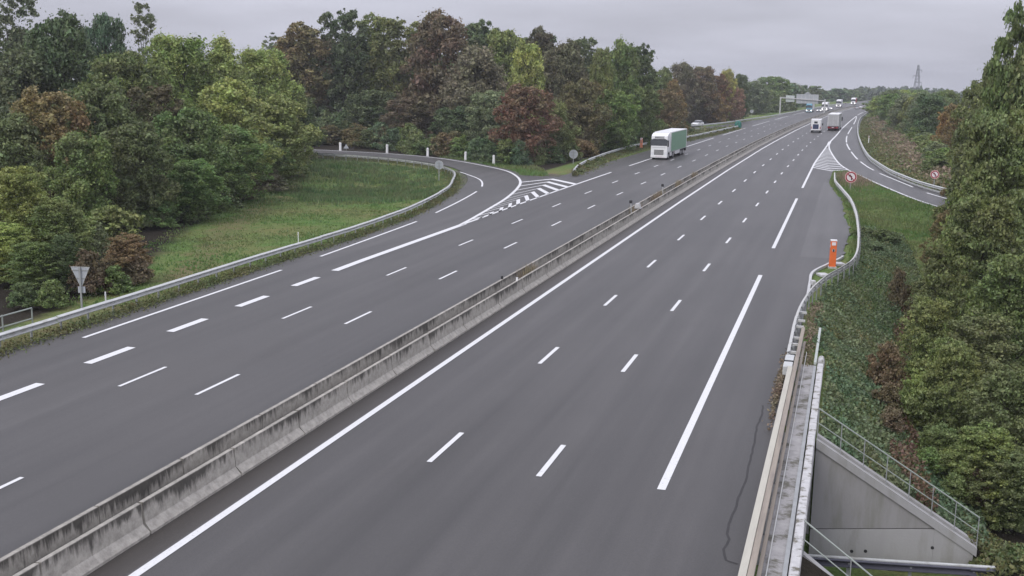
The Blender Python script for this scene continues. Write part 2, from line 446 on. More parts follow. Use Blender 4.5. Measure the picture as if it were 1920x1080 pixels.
def frames(pts):
    """unit right-hand normals (to the right of travel, level) along a 3D polyline"""
    P = np.array(pts, float); T = np.zeros_like(P)
    T[1:-1] = P[2:]-P[:-2]; T[0] = P[1]-P[0]; T[-1] = P[-1]-P[-2]
    T[:, 2] = 0; T /= np.linalg.norm(T, axis=1)[:, None]
    return np.stack([T[:, 1], -T[:, 0], 0*T[:, 0]], -1)

def sweep(pts, prof, closed=True, caps=True):
    """profile points (offset to the right, height) swept along a polyline"""
    P = np.array(pts, float); Nn = frames(pts); k = len(prof); v = []
    for p, nn in zip(P, Nn):
        for (a, z) in prof:
            v.append(tuple(p+nn*a+np.array([0, 0, z])))
    f = []
    for i in range(len(P)-1):
        for j in range(k if closed else k-1):
            f.append((i*k+j, i*k+(j+1) % k, (i+1)*k+(j+1) % k, (i+1)*k+j))
    if closed and caps:
        f += [tuple(range(k-1, -1, -1)), tuple(range((len(P)-1)*k, len(P)*k))]
    return v, f

def resample(pts, step):
    P = np.array(pts, float)
    d = np.r_[0, np.cumsum(np.linalg.norm(np.diff(P, axis=0), axis=1))]
    n = max(2, int(round(d[-1]/step))+1)
    t = np.linspace(0, d[-1], n)
    return np.stack([np.interp(t, d, P[:, i]) for i in range(P.shape[1])], -1)

def smooth_poly(pts, step, it=3):
    """Catmull-Rom through the points, resampled evenly"""
    P = np.array(pts, float)
    if P.shape[1] == 2: P = np.c_[P, np.zeros(len(P))]
    Q = np.vstack([2*P[0]-P[1], P, 2*P[-1]-P[-2]]); out = []
    for i in range(1, len(Q)-2):
        for t in np.linspace(0, 1, 12, endpoint=False):
            a, b, c, d = Q[i-1], Q[i], Q[i+1], Q[i+2]
            out.append(.5*(2*b+(c-a)*t+(2*a-5*b+4*c-d)*t*t+(3*b-a-3*c+d)*t**3))
    out.append(P[-1])
    return resample(out, step)

def strip(pts, w0, w1, z):
    """flat ribbon between offsets w0 and w1 to the right of a polyline"""
    P = np.array(pts, float); Nn = frames(pts); v = []
    for p, nn in zip(P, Nn):
        for w in (w0, w1):
            q = p+nn*w; v.append((q[0], q[1], z))
    return v, [(2*i, 2*i+1, 2*i+3, 2*i+2) for i in range(len(P)-1)]

def quads_mesh(name, C, A, B, m):
    """N flat diamonds with centre C and half axes A, B"""
    n = len(C)
    V = np.stack([C-A, C+B*.9-A*.1, C+A, C-B*.9-A*.1], 1).reshape(-1, 3).astype(np.float32)
    me = bpy.data.meshes.new(name)
    me.vertices.add(4*n); me.vertices.foreach_set('co', V.ravel())
    me.loops.add(4*n); me.loops.foreach_set('vertex_index', np.arange(4*n, dtype=np.int32))
    me.polygons.add(n)
    me.polygons.foreach_set('loop_start', np.arange(0, 4*n, 4, dtype=np.int32))
    me.polygons.foreach_set('loop_total', np.full(n, 4, np.int32))
    me.materials.append(m)
    me.update(calc_edges=True)
    return me

def tris_mesh(name, V, m):
    n = len(V)//3
    me = bpy.data.meshes.new(name)
    me.vertices.add(3*n); me.vertices.foreach_set('co', V.astype(np.float32).ravel())
    me.loops.add(3*n); me.loops.foreach_set('vertex_index', np.arange(3*n, dtype=np.int32))
    me.polygons.add(n)
    me.polygons.foreach_set('loop_start', np.arange(0, 3*n, 3, dtype=np.int32))
    me.polygons.foreach_set('loop_total', np.full(n, 3, np.int32))
    me.materials.append(m)
    me.update(calc_edges=True)
    return me

def unit(a): return a/np.maximum(np.linalg.norm(a, axis=-1, keepdims=True), 1e-9)

# ------------------------------------------------------------------ layout of the motorway (metres, +Y = away along the motorway)
_Y = [0, 110, 150, 200, 230, 280, 330, 400, 480, 560, 700, 800]
_S = [0, .05, .25, .8, 1.4, 2.7, 4.4, 7.3, 11.9, 18.8, 33.0, 45]
_K = [1, 1, .965, .93, .915, .9, .88, .85, .82, .8, .78, .78]
def RX(Y, x0):
    """where the motorway line that starts at x0 lies at distance Y (the motorway bends right)"""
    return -15.9+(x0+15.9)*np.interp(Y, _Y, _K)+np.interp(Y, _Y, _S)
def line_pts(x0, ya, yb, step=6.0, z=0.0):
    n = max(2, int((yb-ya)/step)+1)
    return [(float(RX(y, x0)), float(y), z) for y in np.linspace(ya, yb, n)]

RAMP_R = [(-29.9, 84), (-30.43, 89.3), (-31.42, 97.5), (-32.39, 105), (-34.05, 114.3), (-35.94, 122.2), (-38.63, 129.6), (-42.14, 136.5), (-46.8, 142.3), (-52.5, 148.4), (-58.2, 153.2), (-65.5, 156.9), (-72.5, 158.8), (-81, 160), (-95, 160.6), (-120, 160)]
RAMP_L = [(-34.5, 60), (-34.5, 70), (-34.7, 78.4), (-35.8, 91), (-38.7, 107.7), (-41.6, 120), (-45.6, 130.5), (-51, 139.5), (-58.2, 146.8), (-66.4, 150.9), (-77.9, 153.7), (-95, 154.4), (-120, 154)]
LRAIL = [(-34.35, 26), (-34.5, 37.2), (-34.6, 44.5), (-34.95, 58), (-35.1, 66.6), (-35.25, 76), (-36.3, 90), (-38.9, 105.5), (-41.6, 115), (-44.9, 124.6), (-49.6, 132.4), (-55.5, 137.8), (-63, 142), (-73, 144.3), (-85, 145.4), (-110, 145.5)]
RRAMP_R = [(RX(700, -4.9)+9, 700), (14, 620), (9.2, 560), (4.8, 450), (2.3, 360), (1.55, 300), (1.3, 262), (1.35, 235), (1.9, 205), (3.0, 181), (5.1, 160), (7.5, 143.4), (9.7, 134.5), (14, 121), (20, 107), (28, 92)]
GORE_R = [(-4.4, 230), (-4.1, 220), (-3.55, 203), (-1.75, 173.2), (-.2, 159.3), (1.1, 151.6), (3.85, 136.6), (6.5, 123.5), (8.7, 115.6), (13, 102), (18, 89)]
RR_DASH = [(.91, 404), (.6, 360), (-.4, 302), (-1.1, 261), (-1.05, 234), (-.5, 212.8), (.79, 185.9), (2.16, 168.8), (3.07, 161), (3.8, 155.5), (7.16, 136.6), (8.3, 130.2), (12.5, 117), (18, 103)]
RAIL2 = [(-39.2, 270), (-37.5, 277), (-35.6, 283.5), (-32.3, 302), (-29.4, 329), (-25.7, 361), (-21.8, 408), (-16.97, 474), (-12.3, 542), (-4, 610)]
RAIL1 = [(-32.4, 132.6), (-33.9, 142), (-34.7, 150), (-35.3, 160), (-35.6, 170), (-35.7, 180), (-35.3, 190), (-33.6, 205), (-31.6, 219), (-29.9, 237), (-28.75, 255), (-27.4, 275), (-27.0, 280)]
RRAIL = [(8.2, 500), (5.0, 436), (2.3, 376), (1.35, 322), (1.15, 276), (1.3, 244), (1.95, 204.5), (2.75, 180), (3.7, 167.3), (4.85, 154.6), (6.2, 145.5), (7.65, 137.6), (9.4, 130.8), (13, 120)]
NRAIL = [(-1.75, 144.5), (-1.49, 133.6), (-.63, 123.8), (.3, 113), (.76, 103.2), (.95, 94.2), (1.0, 87.6), (.93, 79.1), (.58, 73.9), (-.15, 70.1), (-.98, 66.3), (-1.54, 62.2), (-1.86, 57.9), (-1.95, 54), (-1.93, 50), (-1.9, 47.2)]
WALL_Y = lambda x: 37.4+.2*np.asarray(x)          # the far wing wall of the underpass

# ------------------------------------------------------------------ ground
def edge_r(Y): return np.interp(Y, [0, 48, 60, 66, 72, 80, 100, 113, 130, 145], [-.45, -.45, -1.3, -.9, 0, 1.3, 1.4, .8, -.2, -1.3])
def terrain(x, Y, holes=True):
    x = np.asarray(x, float); Y = np.asarray(Y, float)
    z = np.full(np.broadcast(x, Y).shape, -.07)
    z = z - .012*np.maximum(0, Y-650)
    # right embankment
    kk = np.interp(Y, [0, 66, 85, 112], [1, 1, .35, 0])
    z = z-np.clip(.64*(x-edge_r(Y)), 0, 4.25)*kk
    # bank right of the slip road, rising a little
    rr = np.interp(Y, [p[1] for p in RRAIL[::-1]], [p[0] for p in RRAIL[::-1]])
    z = z+np.where(Y > 122, np.clip(.2*(x-rr-1.2), 0, 1.3)*np.interp(Y, [122, 135, 420, 500], [0, 1, 1, 0]), 0)
    # left: shallow swale behind the barrier, gentle hump near the slip road
    lr = np.interp(Y, [p[1] for p in LRAIL[:11]], [p[0] for p in LRAIL[:11]])
    mead = (x < lr-.6) & (Y < 146)
    dz = -.25*np.clip((lr-.6-x)/4, 0, 1)+.25*np.exp(-((x+66)**2/90+(Y-132)**2/60))-1.5*np.exp(-((x+50)**2/60+(Y-114)**2/110))
    z = np.where(mead, z+dz, z)
    z = z+np.where((x < -40) & (Y > 165), .15, 0)
    if holes:
        under = (Y > 28.2) & (Y < WALL_Y(x)+.2) & (x > -2.4)
        floor = -4.6+.35*np.clip(Y-36.2, 0, .6)+np.clip(.5*(x-4.2), 0, .9)*np.clip((Y-36)/1.2, 0, 1)
        z = np.where(under, floor, z)
    return z

def axis(parts):
    out = []
    for a, b, s in parts: out += list(np.arange(a, b, s))
    out.append(parts[-1][1])
    return np.array(out)
xs = axis([(-900, -200, 50), (-200, -100, 8), (-100, -37, 1.5), (-37, -33.5, .5), (-33.5, -4, 6), (-4, 8, .35), (8, 40, 2), (40, 120, 8), (120, 900, 60)])
ys = axis([(-60, 20, 8), (20, 36, .8), (36, 40, .2), (40, 160, 1.2), (160, 320, 4), (320, 700, 12), (700, 1500, 40)])
X, Y = np.meshgrid(xs, ys)
Z = terrain(X, Y)
nx, ny = len(xs), len(ys)
bump = (np.sin(X*1.7+Y*.9)*np.sin(Y*1.3-X*.4)*.5+np.sin(X*.37)*np.sin(Y*.41+1))*.06
inner = ((X < -37) | (X > 1.6)) & (Y < 600)
on_ramp = (X < -33) & (np.abs(Y-np.interp(-X, [-p[0] for p in RAMP_R], [p[1] for p in RAMP_R])) < 10)
Z = Z+np.where(inner & ~on_ramp & (Y < 128), bump, 0)
# keep the ground under every carriageway
Z = np.where((X < -33) & (X > -120) & on_ramp, -.09, Z)
idx = np.arange(nx*ny).reshape(ny, nx)
F = np.stack([idx[:-1, :-1], idx[:-1, 1:], idx[1:, 1:], idx[1:, :-1]], -1).reshape(-1, 4)
me = mesh_data('ground', np.stack([X, Y, Z], -1).reshape(-1, 3), F, M['ground'], smooth=False)
# what grows where: red = wood litter, green = dry grass, blue = bare gritty soil
def ss(v, a, b): t = np.clip((v-a)/(b-a), 0, 1); return t*t*(3-2*t)
wx = np.interp(Y, [40, 55, 77, 100, 131, 150, 156], [-37, -39.5, -49.5, -57.5, -71, -79, -80])
lit = np.where(Y < 152, ss(wx-X, -1.5, 2.5), 0)
rrx = np.interp(-X, [-p[0] for p in RAMP_R], [p[1] for p in RAMP_R])
lit = np.maximum(lit, np.where(X < -38, ss(Y-rrx, 4, 9), 0))
lit = np.maximum(lit, np.where(Y > 140, ss(-37.5-X, 0, 2.5)*ss(Y, 140, 150), 0))
lit = np.maximum(lit, (X > -1)*(Y < 30)*1.0)
lit = np.maximum(lit, ss(X-np.interp(Y, [40, 60, 80, 100, 120, 140], [3.5, 3.5, 4.5, 6.5, 11, 14]), 0, 2)*(Y < 150))
lit = np.maximum(lit, np.where(Y > 150, ss(X-np.interp(Y, [150, 200, 260, 360], [13, 11.5, 9.5, 8.5]), 0, 1.5), 0))
dry = np.zeros_like(X)
dry = np.maximum(dry, np.exp(-((X+36)**2/4+(Y-134)**2/10)))
dry = np.maximum(dry, 1.1*np.exp(-((X-1.4)**2/3+(Y-143)**2/60)))
r1x = np.interp(Y, [p[1] for p in RAIL1], [p[0] for p in RAIL1])
dry = np.maximum(dry, np.where((Y > 133) & (Y < 285), .62*np.exp(-((X-r1x)/2.2)**2), 0))
dry = np.maximum(dry, np.where((Y > 125) & (Y < 420), .8*ss(X-np.interp(Y, [p[1] for p in RRAIL[::-1]], [p[0] for p in RRAIL[::-1]]), .6, 2.4), 0))
dry = np.maximum(dry, np.where(Y < 152, .55*ss(X-wx, 0, 1.5)*ss(wx+7-X, 0, 4), 0))
soil = np.zeros_like(X)
lrx = np.interp(Y, [p[1] for p in LRAIL[:11]], [p[0] for p in LRAIL[:11]])
soil = np.where((Y < 135), .6*ss(X-lrx, -.6, .1), 0)*(X < -30)
zc = np.stack([lit, np.clip(dry, 0, 1), soil, np.ones_like(X)], -1).reshape(-1, 4)
ca = me.color_attributes.new('zone', 'FLOAT_COLOR', 'POINT')
ca.data.foreach_set('color', zc.astype(np.float32).ravel())
tag(link('ground', me), kind='structure')

# ------------------------------------------------------------------ carriageways
def sheet(name, left, right, z, m):
    """paved sheet between two polylines given with the same number of points"""
    v = []; 
    for (a, b), (c, d) in zip(left, right): v += [(a, b, z), (c, d, z)]
    o = link(name, mesh_data(name, v, [(2*i, 2*i+1, 2*i+3, 2*i+2) for i in range(len(left)-1)], m))
    return tag(o, kind='structure')
rampY = lambda y: float(np.interp(y, [p[1] for p in RAMP_R[:8]], [p[0] for p in RAMP_R[:8]]))
lay = [(-1.76, 15), (-1.76, 64.7), (-1.85, 71.6), (-.97, 75.4), (-.2, 78.5), (.05, 85.6), (.3, 92), (.12, 99), (-.4, 106), (-.35, 112), (-.9, 121), (-1.9, 132), (-2.3, 138.6), (-2.2, 156.5), (-.4, 159.5), (-1.4, 171), (-2.5, 190), (-3, 232)]
yy = sorted(set([15, 40, 64.7, 71.6, 75.4, 78.5, 85.6, 92, 99, 106, 112, 121, 131, 131.2, 132, 138.6, 156.5, 159.5, 171, 190, 232]+[84, 90, 97, 105, 114, 122]+list(range(240, 300, 12))+list(range(300, 800, 20))))
jag = random.Random(3)
Lp, Rp = [], []
for y in yy:
    Lp.append((-34.3 if y <= 84 else (rampY(y)-1.0 if y < 131.1 else float(RX(y, -34.3))), y))
    Rp.append((float(np.interp(y, [p[1] for p in lay], [p[0] for p in lay])) if y <= 232 else float(RX(y, -4.9))+1.4, y))
# broken pavement edge of the widened hard shoulder
yy2 = np.arange(78.5, 140, .8)
R2_ = [(float(np.interp(y, [p[1] for p in lay], [p[0] for p in lay]))+jag.uniform(-.2, .12)+.25*math.sin(y*.9)*math.sin(y*.37), float(y)) for y in yy2]
road = sheet('road', Lp, Rp, 0.0, M['asphalt'])
road['label'] = 'wide grey motorway of two carriageways running to the horizon'
lay_o = sheet('hard_shoulder', [(-2.9, y) for y in yy2], R2_, .004, M['asphalt_lay'])
rl = smooth_poly(RAMP_L, 3); rr_ = smooth_poly(RAMP_R, 3)
n = 70
rl = resample(rl, 1)[:, :2]; rr_ = resample(rr_, 1)
rr_o = rr_-frames(rr_)*(-1.0)     # one metre outside the white line
il = np.linspace(0, len(rl)-1, n).astype(int); ir = np.linspace(0, len(rr_o)-1, n).astype(int)
sheet('slip_road', [tuple(p) for p in rl[il]], [tuple(p[:2]) for p in rr_o[ir]], .004, M['asphalt_ramp'])
gl = smooth_poly(GORE_R[::1], 2.0); gr = smooth_poly(RRAMP_R, 3)
gl = gl-frames(gl)*-.0
ga = [(float(RX(y, -4.9))+.3, y) for y in (640, 540, 440, 360, 300, 260)]+[tuple(p[:2]-np.array([.25, 0])) for p in resample(gl, 2)]
gr2 = [tuple(p[:2]) for p in gr]
ga2 = resample(np.array([(a, b, 0) for a, b in ga]), 1)
gb2 = resample(np.array([(a, b, 0) for a, b in gr2]), 1)
ga2 = ga2[np.linspace(0, len(ga2)-1, 90).astype(int)]
gb2 = np.array([[np.interp(-p[1], [-q[1] for q in gr2], [q[0] for q in gr2]), p[1]] for p in ga2])
sheet('slip_road', [tuple(p[:2]) for p in ga2], [tuple(p) for p in gb2], .004, M['asphalt_ramp'])
sheet('slip_road', [(-13, 560), (-17.5, 480), (-22.4, 408), (-26.3, 361), (-30, 329), (-32.9, 302), (-36.2, 283.5), (-38.5, 276), (-46, 258), (-62, 238)], [(-8, 560), (-12, 480), (-16.5, 408), (-20, 361), (-23, 329), (-26.2, 303), (-29, 288), (-32, 277), (-41, 252), (-58, 232)], .004, M['asphalt_ramp'])
sheet('median_strip', line_pts(-16.95, 15, 520, 10), line_pts(-16.1, 15, 520, 10), .004, M['dirt_strip']) if False else None
v, f = strip(line_pts(-16.5, 15, 520, 10), -.42, .42, .004)
tag(link('median_strip', mesh_data('median_strip', v, f, M['dirt_strip'])), kind='structure')

# ------------------------------------------------------------------ painted markings (thin sheets, children of the road)
def marking(name, pts, w, z=.012, parent=road):
    v, f = strip(pts, -w/2, w/2, z)
    return link(name, mesh_data(name, v, f, M['paint']), parent)
def arc(P, a, b):
    """part of a polyline between path lengths a and b"""
    P = np.array(P, float); d = np.r_[0, np.cumsum(np.linalg.norm(np.diff(P[:, :2], axis=0), axis=1))]
    t = np.r_[a, d[(d > a) & (d < b)], b]
    return np.stack([np.interp(t, d, P[:, 0]), np.interp(t, d, P[:, 1]), 0*t], -1)
def dashes(x0, y0, period, length, w, ymax, name='lane_dash'):
    y = y0
    while y < ymax:
        k = .6 if y < 30 and x0 < -20 else 0
        marking(name, line_pts(x0, y-length/2+k, y+length/2+k, 3), w); y += period
dashes(-12.05, 32.85-13, 12.96, 3.1, .175, 330)
dashes(-8.45, 32.75-13, 12.96, 3.1, .175, 330)
dashes(-22.98, 36.85-13, 12.98, 3.1, .155, 330)
dashes(-26.36, 36.85-13, 12.98, 3.1, .155, 330)
marking('edge_line', line_pts(-15.85, 15, 520, 6), .25)
marking('edge_line', line_pts(-19.35, 15, 520, 8), .2)
for k in range(7):
    y = 26.95+k*6.15
    if k < 6: marking('merge_dash', [(-29.15-.055*(y-27), y-1.45, 0), (-29.15-.055*(y+2.9-27) if False else -29.15-.055*(y-27)-.1, y+1.45, 0)] if False else line_pts(float(np.interp(y, [27, 33, 39, 45, 51, 57.5], [-29.2, -29.4, -29.68, -29.85, -29.9, -29.93])), y-1.5, y+1.5, 3), .42)
marking('edge_line', [(-29.95, 61.6, 0), (-30.0, 66, 0), (-29.95, 75, 0), (-29.88, 85.5, 0)], .5)
L0 = [(-29.9, 84, 0), (-29.78, 105, 0)]+[(float(RX(y, -29.8)), y, 0) for y in (118, 130, 140.5)]
marking('edge_line', L0, .26)
for a, b in ((152, 190), (197, 233), (246, 285), (298, 337), (350, 389), (402, 441)):
    marking('shoulder_dash', line_pts(-29.9 if a < 300 else -29.9, a, b, 5), .24)
LSH = smooth_poly([(-32.75, 41.5), (-33.0, 56), (-33.2, 66), (-34.0, 85.3), (-34.65, 91.6), (-35.8, 101), (-37.25, 110.5), (-38.5, 116), (-41.4, 123.7), (-46.8, 132.2)], 1.0)
def near_s(P, y): return float(np.interp(y, P[:, 1], np.r_[0, np.cumsum(np.linalg.norm(np.diff(P[:, :2], axis=0), axis=1))]))
for a, b in ((41.5, 60.6), (66.2, 85.4), (91.5, 110.5), (115.6, 132.2)):
    marking('shoulder_dash', arc(LSH, near_s(LSH, a), near_s(LSH, b)), .2, .012)
RL = smooth_poly(RAMP_R, 1.0)
marking('edge_line', RL, .3, .016)
# chevrons of the left nose: each bar bends at the middle of the nose
def edgeL(y): return float(np.interp(y, RL[:60, 1], RL[:60, 0]))
tops = [(128.4, 123.6, 122.6), (124.7, 119.9, 118.2), (120.9, 116.0, 113.6), (117.0, 112.0, 109.2), (113.1, 108.1, 105.2), (109.3, 104.4, 101.6), (105.5, 101.0, 98.6), (101.9, 98.0, 96.2), (98.3, 95.2, 93.9), (94.6, 92.2, 91.3), (91.0, 89.2, 88.8)]
for yk, yr, yl in tops:
    xk = -29.8-(-29.8-edgeL(yk-5))*.62 if yk < 122 else (-33.7 if yk > 126 else -33.2)
    xl = edgeL(yl)
    w = .95 if yk > 104 else .8
    V = []
    for dy in (0, 1):
        V += [(xl+.05, yl-(dy*w*1.1), .012), (xk, yk-dy*w*1.35, .012), (-29.7, yr-dy*w*1.35, .012)]
    link('chevron_bar', mesh_data('chevron_bar', V, [(0, 1, 4, 3), (1, 2, 5, 4)], M['paint']), road)
# right carriageway
for a, b in ((31.3, 70), (81.8, 118), (130, 232)):
    marking('shoulder_dash', [(float(np.interp(y, [31, 70, 118, 130, 171, 227, 232], [-4.7, -4.88, -5.02, -5.0, -5.05, -4.25, -4.15])), float(y), 0) for y in np.linspace(a, b, max(2, int((b-a)/6)))], .25, .008)
marking('edge_line', [(-4.15, 232, 0), (-3.4, 260, 0), (-2.53, 301.8, 0), (-1.1, 350, 0), (.75, 404, 0)], .3, .012)
for a, b in ((420, 459), (472, 511)): marking('shoulder_dash', line_pts(-5.6, a, b, 8), .3)
GL = smooth_poly(GORE_R, 1.0)
marking('edge_line', GL, .24, .02)
RD = smooth_poly(RR_DASH, 1.0)
for a, b in ((404, 330), (308, 268), (259, 231), (227, 206), (201, 182), (177, 160.5), (155.5, 136.8), (130.4, 118), (112, 103)):
    dd = np.r_[0, np.cumsum(np.linalg.norm(np.diff(RD[:, :2], axis=0), axis=1))]
    marking('slip_road_dash', arc(RD, float(np.interp(-a, -RD[:, 1], dd)), float(np.interp(-b, -RD[:, 1], dd))), .24, .012)
# bars of the right nose
def gx(y): return float(np.interp(-y, -GL[:, 1], GL[:, 0]))
def sx_(y): return float(np.interp(y, [156, 171, 200, 232], [-5.05, -5.05, -4.6, -4.15]))
ks = np.cumsum(np.r_[0, np.full(18, 3.35)])
for i, k in enumerate(ks):
    yk = 156.1+k
    a, c = yk+5.2, yk+3.2
    xr = gx(c); xl = sx_(a)
    if xr-xl < .55: break
    q = max(0, min(1, (xr-xl-.3)/4.2))
    a = yk+5.2*q; c = yk+3.2*q
    xk = xl+(xr-xl)*.55
    V = []
    for dy in (0, 1): V += [(xl, a+dy*1.1, .016), (xk, yk+dy*1.1, .016), (xr, c+dy*1.1, .016)]
    link('chevron_bar', mesh_data('chevron_bar', V, [(0, 1, 4, 3), (1, 2, 5, 4)], M['paint']), road)
V, f = strip([(-4.15, 221, 0), (-4.12, 232, 0)], -.35, .2, .024)
link('nose_tip', mesh_data('nose_tip', V, f, M['paint']), road)
# sealed crack by the parapet
P = [(-2.5, 41.2), (-2.46, 40.2), (-2.5, 38.5), (-2.42, 36.3), (-2.43, 34.5), (-2.37, 33), (-2.46, 31.5), (-2.44, 30.4), (-2.52, 29.6), (-2.48, 28.7), (-2.38, 28.3), (-2.44, 27.6), (-2.37, 26.95), (-2.0, 26.8)]
P = np.array([(a+jag.uniform(-.02, .02), b, 0) for a, b in resample(np.array(P), .35)])
v, f = strip(P, -.035, .035, .006)
link('sealed_crack', mesh_data('sealed_crack', v, f, M['crack']), road)
# ------------------------------------------------------------------ concrete median barrier: two walls of cast lengths with a filled gap
def wall_profile(side):
    s = side
    p = [(-.19*s, 0), (-.19*s, .08), (-.10*s, .28), (-.065*s, .85), (.065*s, .85), (.11*s, .28), (.30*s, .08), (.30*s, 0)]
    return p if s > 0 else p[::-1]
for nm, x0, side, lab in (('median_barrier', -17.22, 1, 'stained concrete median barrier wall nearer to the camera with pale flared foot'), ('median_barrier', -18.12, -1, 'dark stained concrete median barrier wall on the far carriageway side')):
    t = thing(nm, (0, 0, 0), 0, lab, 'barrier', 'walls of the median barrier')
    y = 15.0; jr = random.Random(5 if side > 0 else 9)
    while y < 560:
        ln = jr.uniform(3.4, 5.6) if y < 140 else (12 if y < 300 else 40)
        pts = line_pts(x0, y+.012, y+ln-.012, 2.2 if y < 140 else 12)
        v, f = sweep(pts, wall_profile(side))
        v = [list(q) for q in v]
        k = len(wall_profile(side))
        if y < 120:
            for e, sg in ((0, 1), (len(pts)-1, -1)):        # chipped, uneven ends
                for j in range(k):
                    v[e*k+j][1] += sg*jr.uniform(0, .045)
        link('wall_length', mesh_data('wall_length', v, f, M['barrier']), t)
        y += ln
v, f = sweep(line_pts(-17.67, 15, 540, 6), [(-.33, .0), (-.33, .40), (.33, .40), (.33, 0)])
tag(link('median_fill', mesh_data('median_fill', v, f, M['median'])), kind='structure')

# ------------------------------------------------------------------ crash barriers
W = [(0, .42), (.115, .475), (.115, .505), (.0, .56), (-.005, .575), (.0, .59), (.118, .68), (.118, .705), (.0, .77)]
WPROF = W+[(a-.014, z) for a, z in W[::-1]]
def crash_barrier(pts, label, side=1, step=4.0, post=2.0, section=4.0, group='steel crash barriers', double=False, lower=False, z0=0.0, name='crash_barrier', m='galv', strip_top=False):
    P = resample(np.array([(p[0], p[1], z0) for p in smooth_poly(pts, .5)[:, :2]]), section/4)
    t = thing(name, tuple(P[0]), 0, label, 'crash barrier', group)
    o = Vector(P[0]); prof = [(a*side, z) for a, z in WPROF]
    prof2 = [(-a*side-.2*side, z) for a, z in WPROF]
    d = np.r_[0, np.cumsum(np.linalg.norm(np.diff(P, axis=0), axis=1))]
    pm = MB().box(-.03, .03, -.05, .05, -.3, .7).build('post', M['galv_dull'], t)
    pme = pm.data; bpy.data.objects.remove(pm)
    bm_ = MB().box(-.09, .02, -.03, .03, .52, .66).build('spacer', M['galv_dull'], t)
    bme = bm_.data; bpy.data.objects.remove(bm_)
    Nn = frames(P)
    i = 0
    while i < len(P)-1:
        j = min(i+4, len(P)-1)
        seg = P[i:j+1].copy()
        for pf in ([prof, prof2] if double else [prof]):
            jx, jz = jag.uniform(-.012, .012), jag.uniform(-.014, .014)
            v, f = sweep(seg-np.array(o), [(a+jx, z+jz) for a, z in pf])
            link('beam', mesh_data('beam', v, f, M[m]), t)
        if lower:
            v, f = sweep(seg-np.array(o), [(.0, .06), (.03, .06), (.05, .14), (.03, .26), (.0, .26)]); link('lower_rail', mesh_data('lower_rail', v, f, M['galv']), t)
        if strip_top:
            v, f = sweep(seg-np.array(o), [(-.09, .752), (-.09, .79), (.05, .79), (.05, .752)]); link('lit_top_strip', mesh_data('lit_top_strip', v, f, M['galv']), t)  # pale strip added to stand for the lit top of the dark beam
        i = j
    for s in np.arange(.4, d[-1], post):
        q = np.array([np.interp(s, d, P[:, k]) for k in range(3)]); nn = np.array([np.interp(s, d, Nn[:, k]) for k in range(2)])
        ang = math.atan2(nn[1], nn[0])
        c = q-np.array([nn[0], nn[1], 0])*.1*side
        link('post', pme, t, tuple(Vector(c)-o), (0, 0, ang))
        if np.hypot(q[0], q[1]) < 110:
            link('spacer', bme, t, tuple(Vector(q)-o), (0, 0, ang if side > 0 else ang+math.pi))
    return t
crash_barrier(LRAIL, 'long steel crash barrier along the left verge curving into the slip road', 1, group='steel crash barriers')
crash_barrier(RAIL1, 'steel crash barrier running from the grass corner past the pale orange box', 1, section=5, post=2.5)
crash_barrier(RAIL2, 'distant steel crash barrier left of the far motorway beside the white car', 1, section=10, post=4)
crash_barrier(RRAIL, 'steel crash barrier along the outside of the right hand slip road', 1, section=5, post=2, lower=True)
crash_barrier(NRAIL, 'curved steel crash barrier round the orange call box at the right verge', 1, section=3, post=1.5, double=False, m='white_steel')

# ------------------------------------------------------------------ underpass bridge on the right
deck = thing('underpass_bridge', (0, 0, 0), 0, 'concrete bridge edge with stained walkway and white coping at the bottom right', 'bridge')
B = MB(); B.box(-33.9, -.82, 27.8, 38.2, -1.0, -.02); B.build('deck_slab', M['concrete'], deck)
B = MB(); B.box(-1.44, -.86, 18, 47.4, -.3, .16); B.build('walkway', M['deck'], deck)
cv, cf = [], []
pf = [(-.74, -.45), (-.745, .235), (-.725, .258), (-.52, .262), (-.495, .235), (-.49, -.45)]
ysx = np.arange(18, 47.7, .6)
for y in ysx:
    for a, z in pf: cv.append((a+jag.uniform(-.008, .008), y, z+jag.uniform(-.006, .006)))
k = len(pf)
for i in range(len(ysx)-1):
    for j in range(k): cf.append((i*k+j, i*k+(j+1) % k, (i+1)*k+(j+1) % k, (i+1)*k+j))
cf += [tuple(range(k)), tuple(range((len(ysx)-1)*k, len(ysx)*k))]
link('coping', mesh_data('coping', cv, cf, M['pale_concrete']), deck)
B = MB(); B.prism([(-.76, 0), (-.78, .2), (-.7, .34), (-.56, .36), (-.48, .26), (-.46, 0)], 'y', 47.75, 48.5); B.build('coping_end', M['pale_concrete'], deck, bevel=.06)
B = MB(); B.box(-3.2, -.5, 37.45, 38.1, -4.7, -1.0); B.build('abutment', M['concrete'], deck)
par = thing('bridge_parapet', (0, 0, 0), 0, 'low metal parapet of long cream and brown beams along the bridge edge', 'parapet')
B = MB(); B.box(-1.82, -1.635, 18, 44.3, .72, .82); B.build('front_beam', M['cream'], par, bevel=.012)
B = MB(); B.box(-1.625, -1.47, 18, 51.9, .70, .80); B.build('top_beam', M['beige'], par, bevel=.012)
B = MB(); B.box(-1.80, -1.64, 18, 44.3, .34, .52); B.build('lower_beam', M['cream'], par, bevel=.012)
B = MB(); B.box(-1.46, -1.36, 18, 50.6, .36, .44); B.build('back_beam', M['beige'], par, bevel=.01)
B = MB(); B.tube((-1.27, 18, .2), (-1.27, 49.5, .2), .018); B.build('cable', M['white_steel'], par)
B = MB(); B.box(-.05, .05, -.06, .06, 0, .7); pm = B.build('post', M['galv_dull'], par); pm.location = (-1.55, 19, 0)
for y in np.arange(21, 51.5, 2):
    c = pm.copy(); COL.objects.link(c); c.location = (-1.55, y, 0)
B = MB(); B.box(-2.02, -1.66, 44.35, 46.4, .42, .78); B.build('end_shoe', M['galv'], par, bevel=.03)
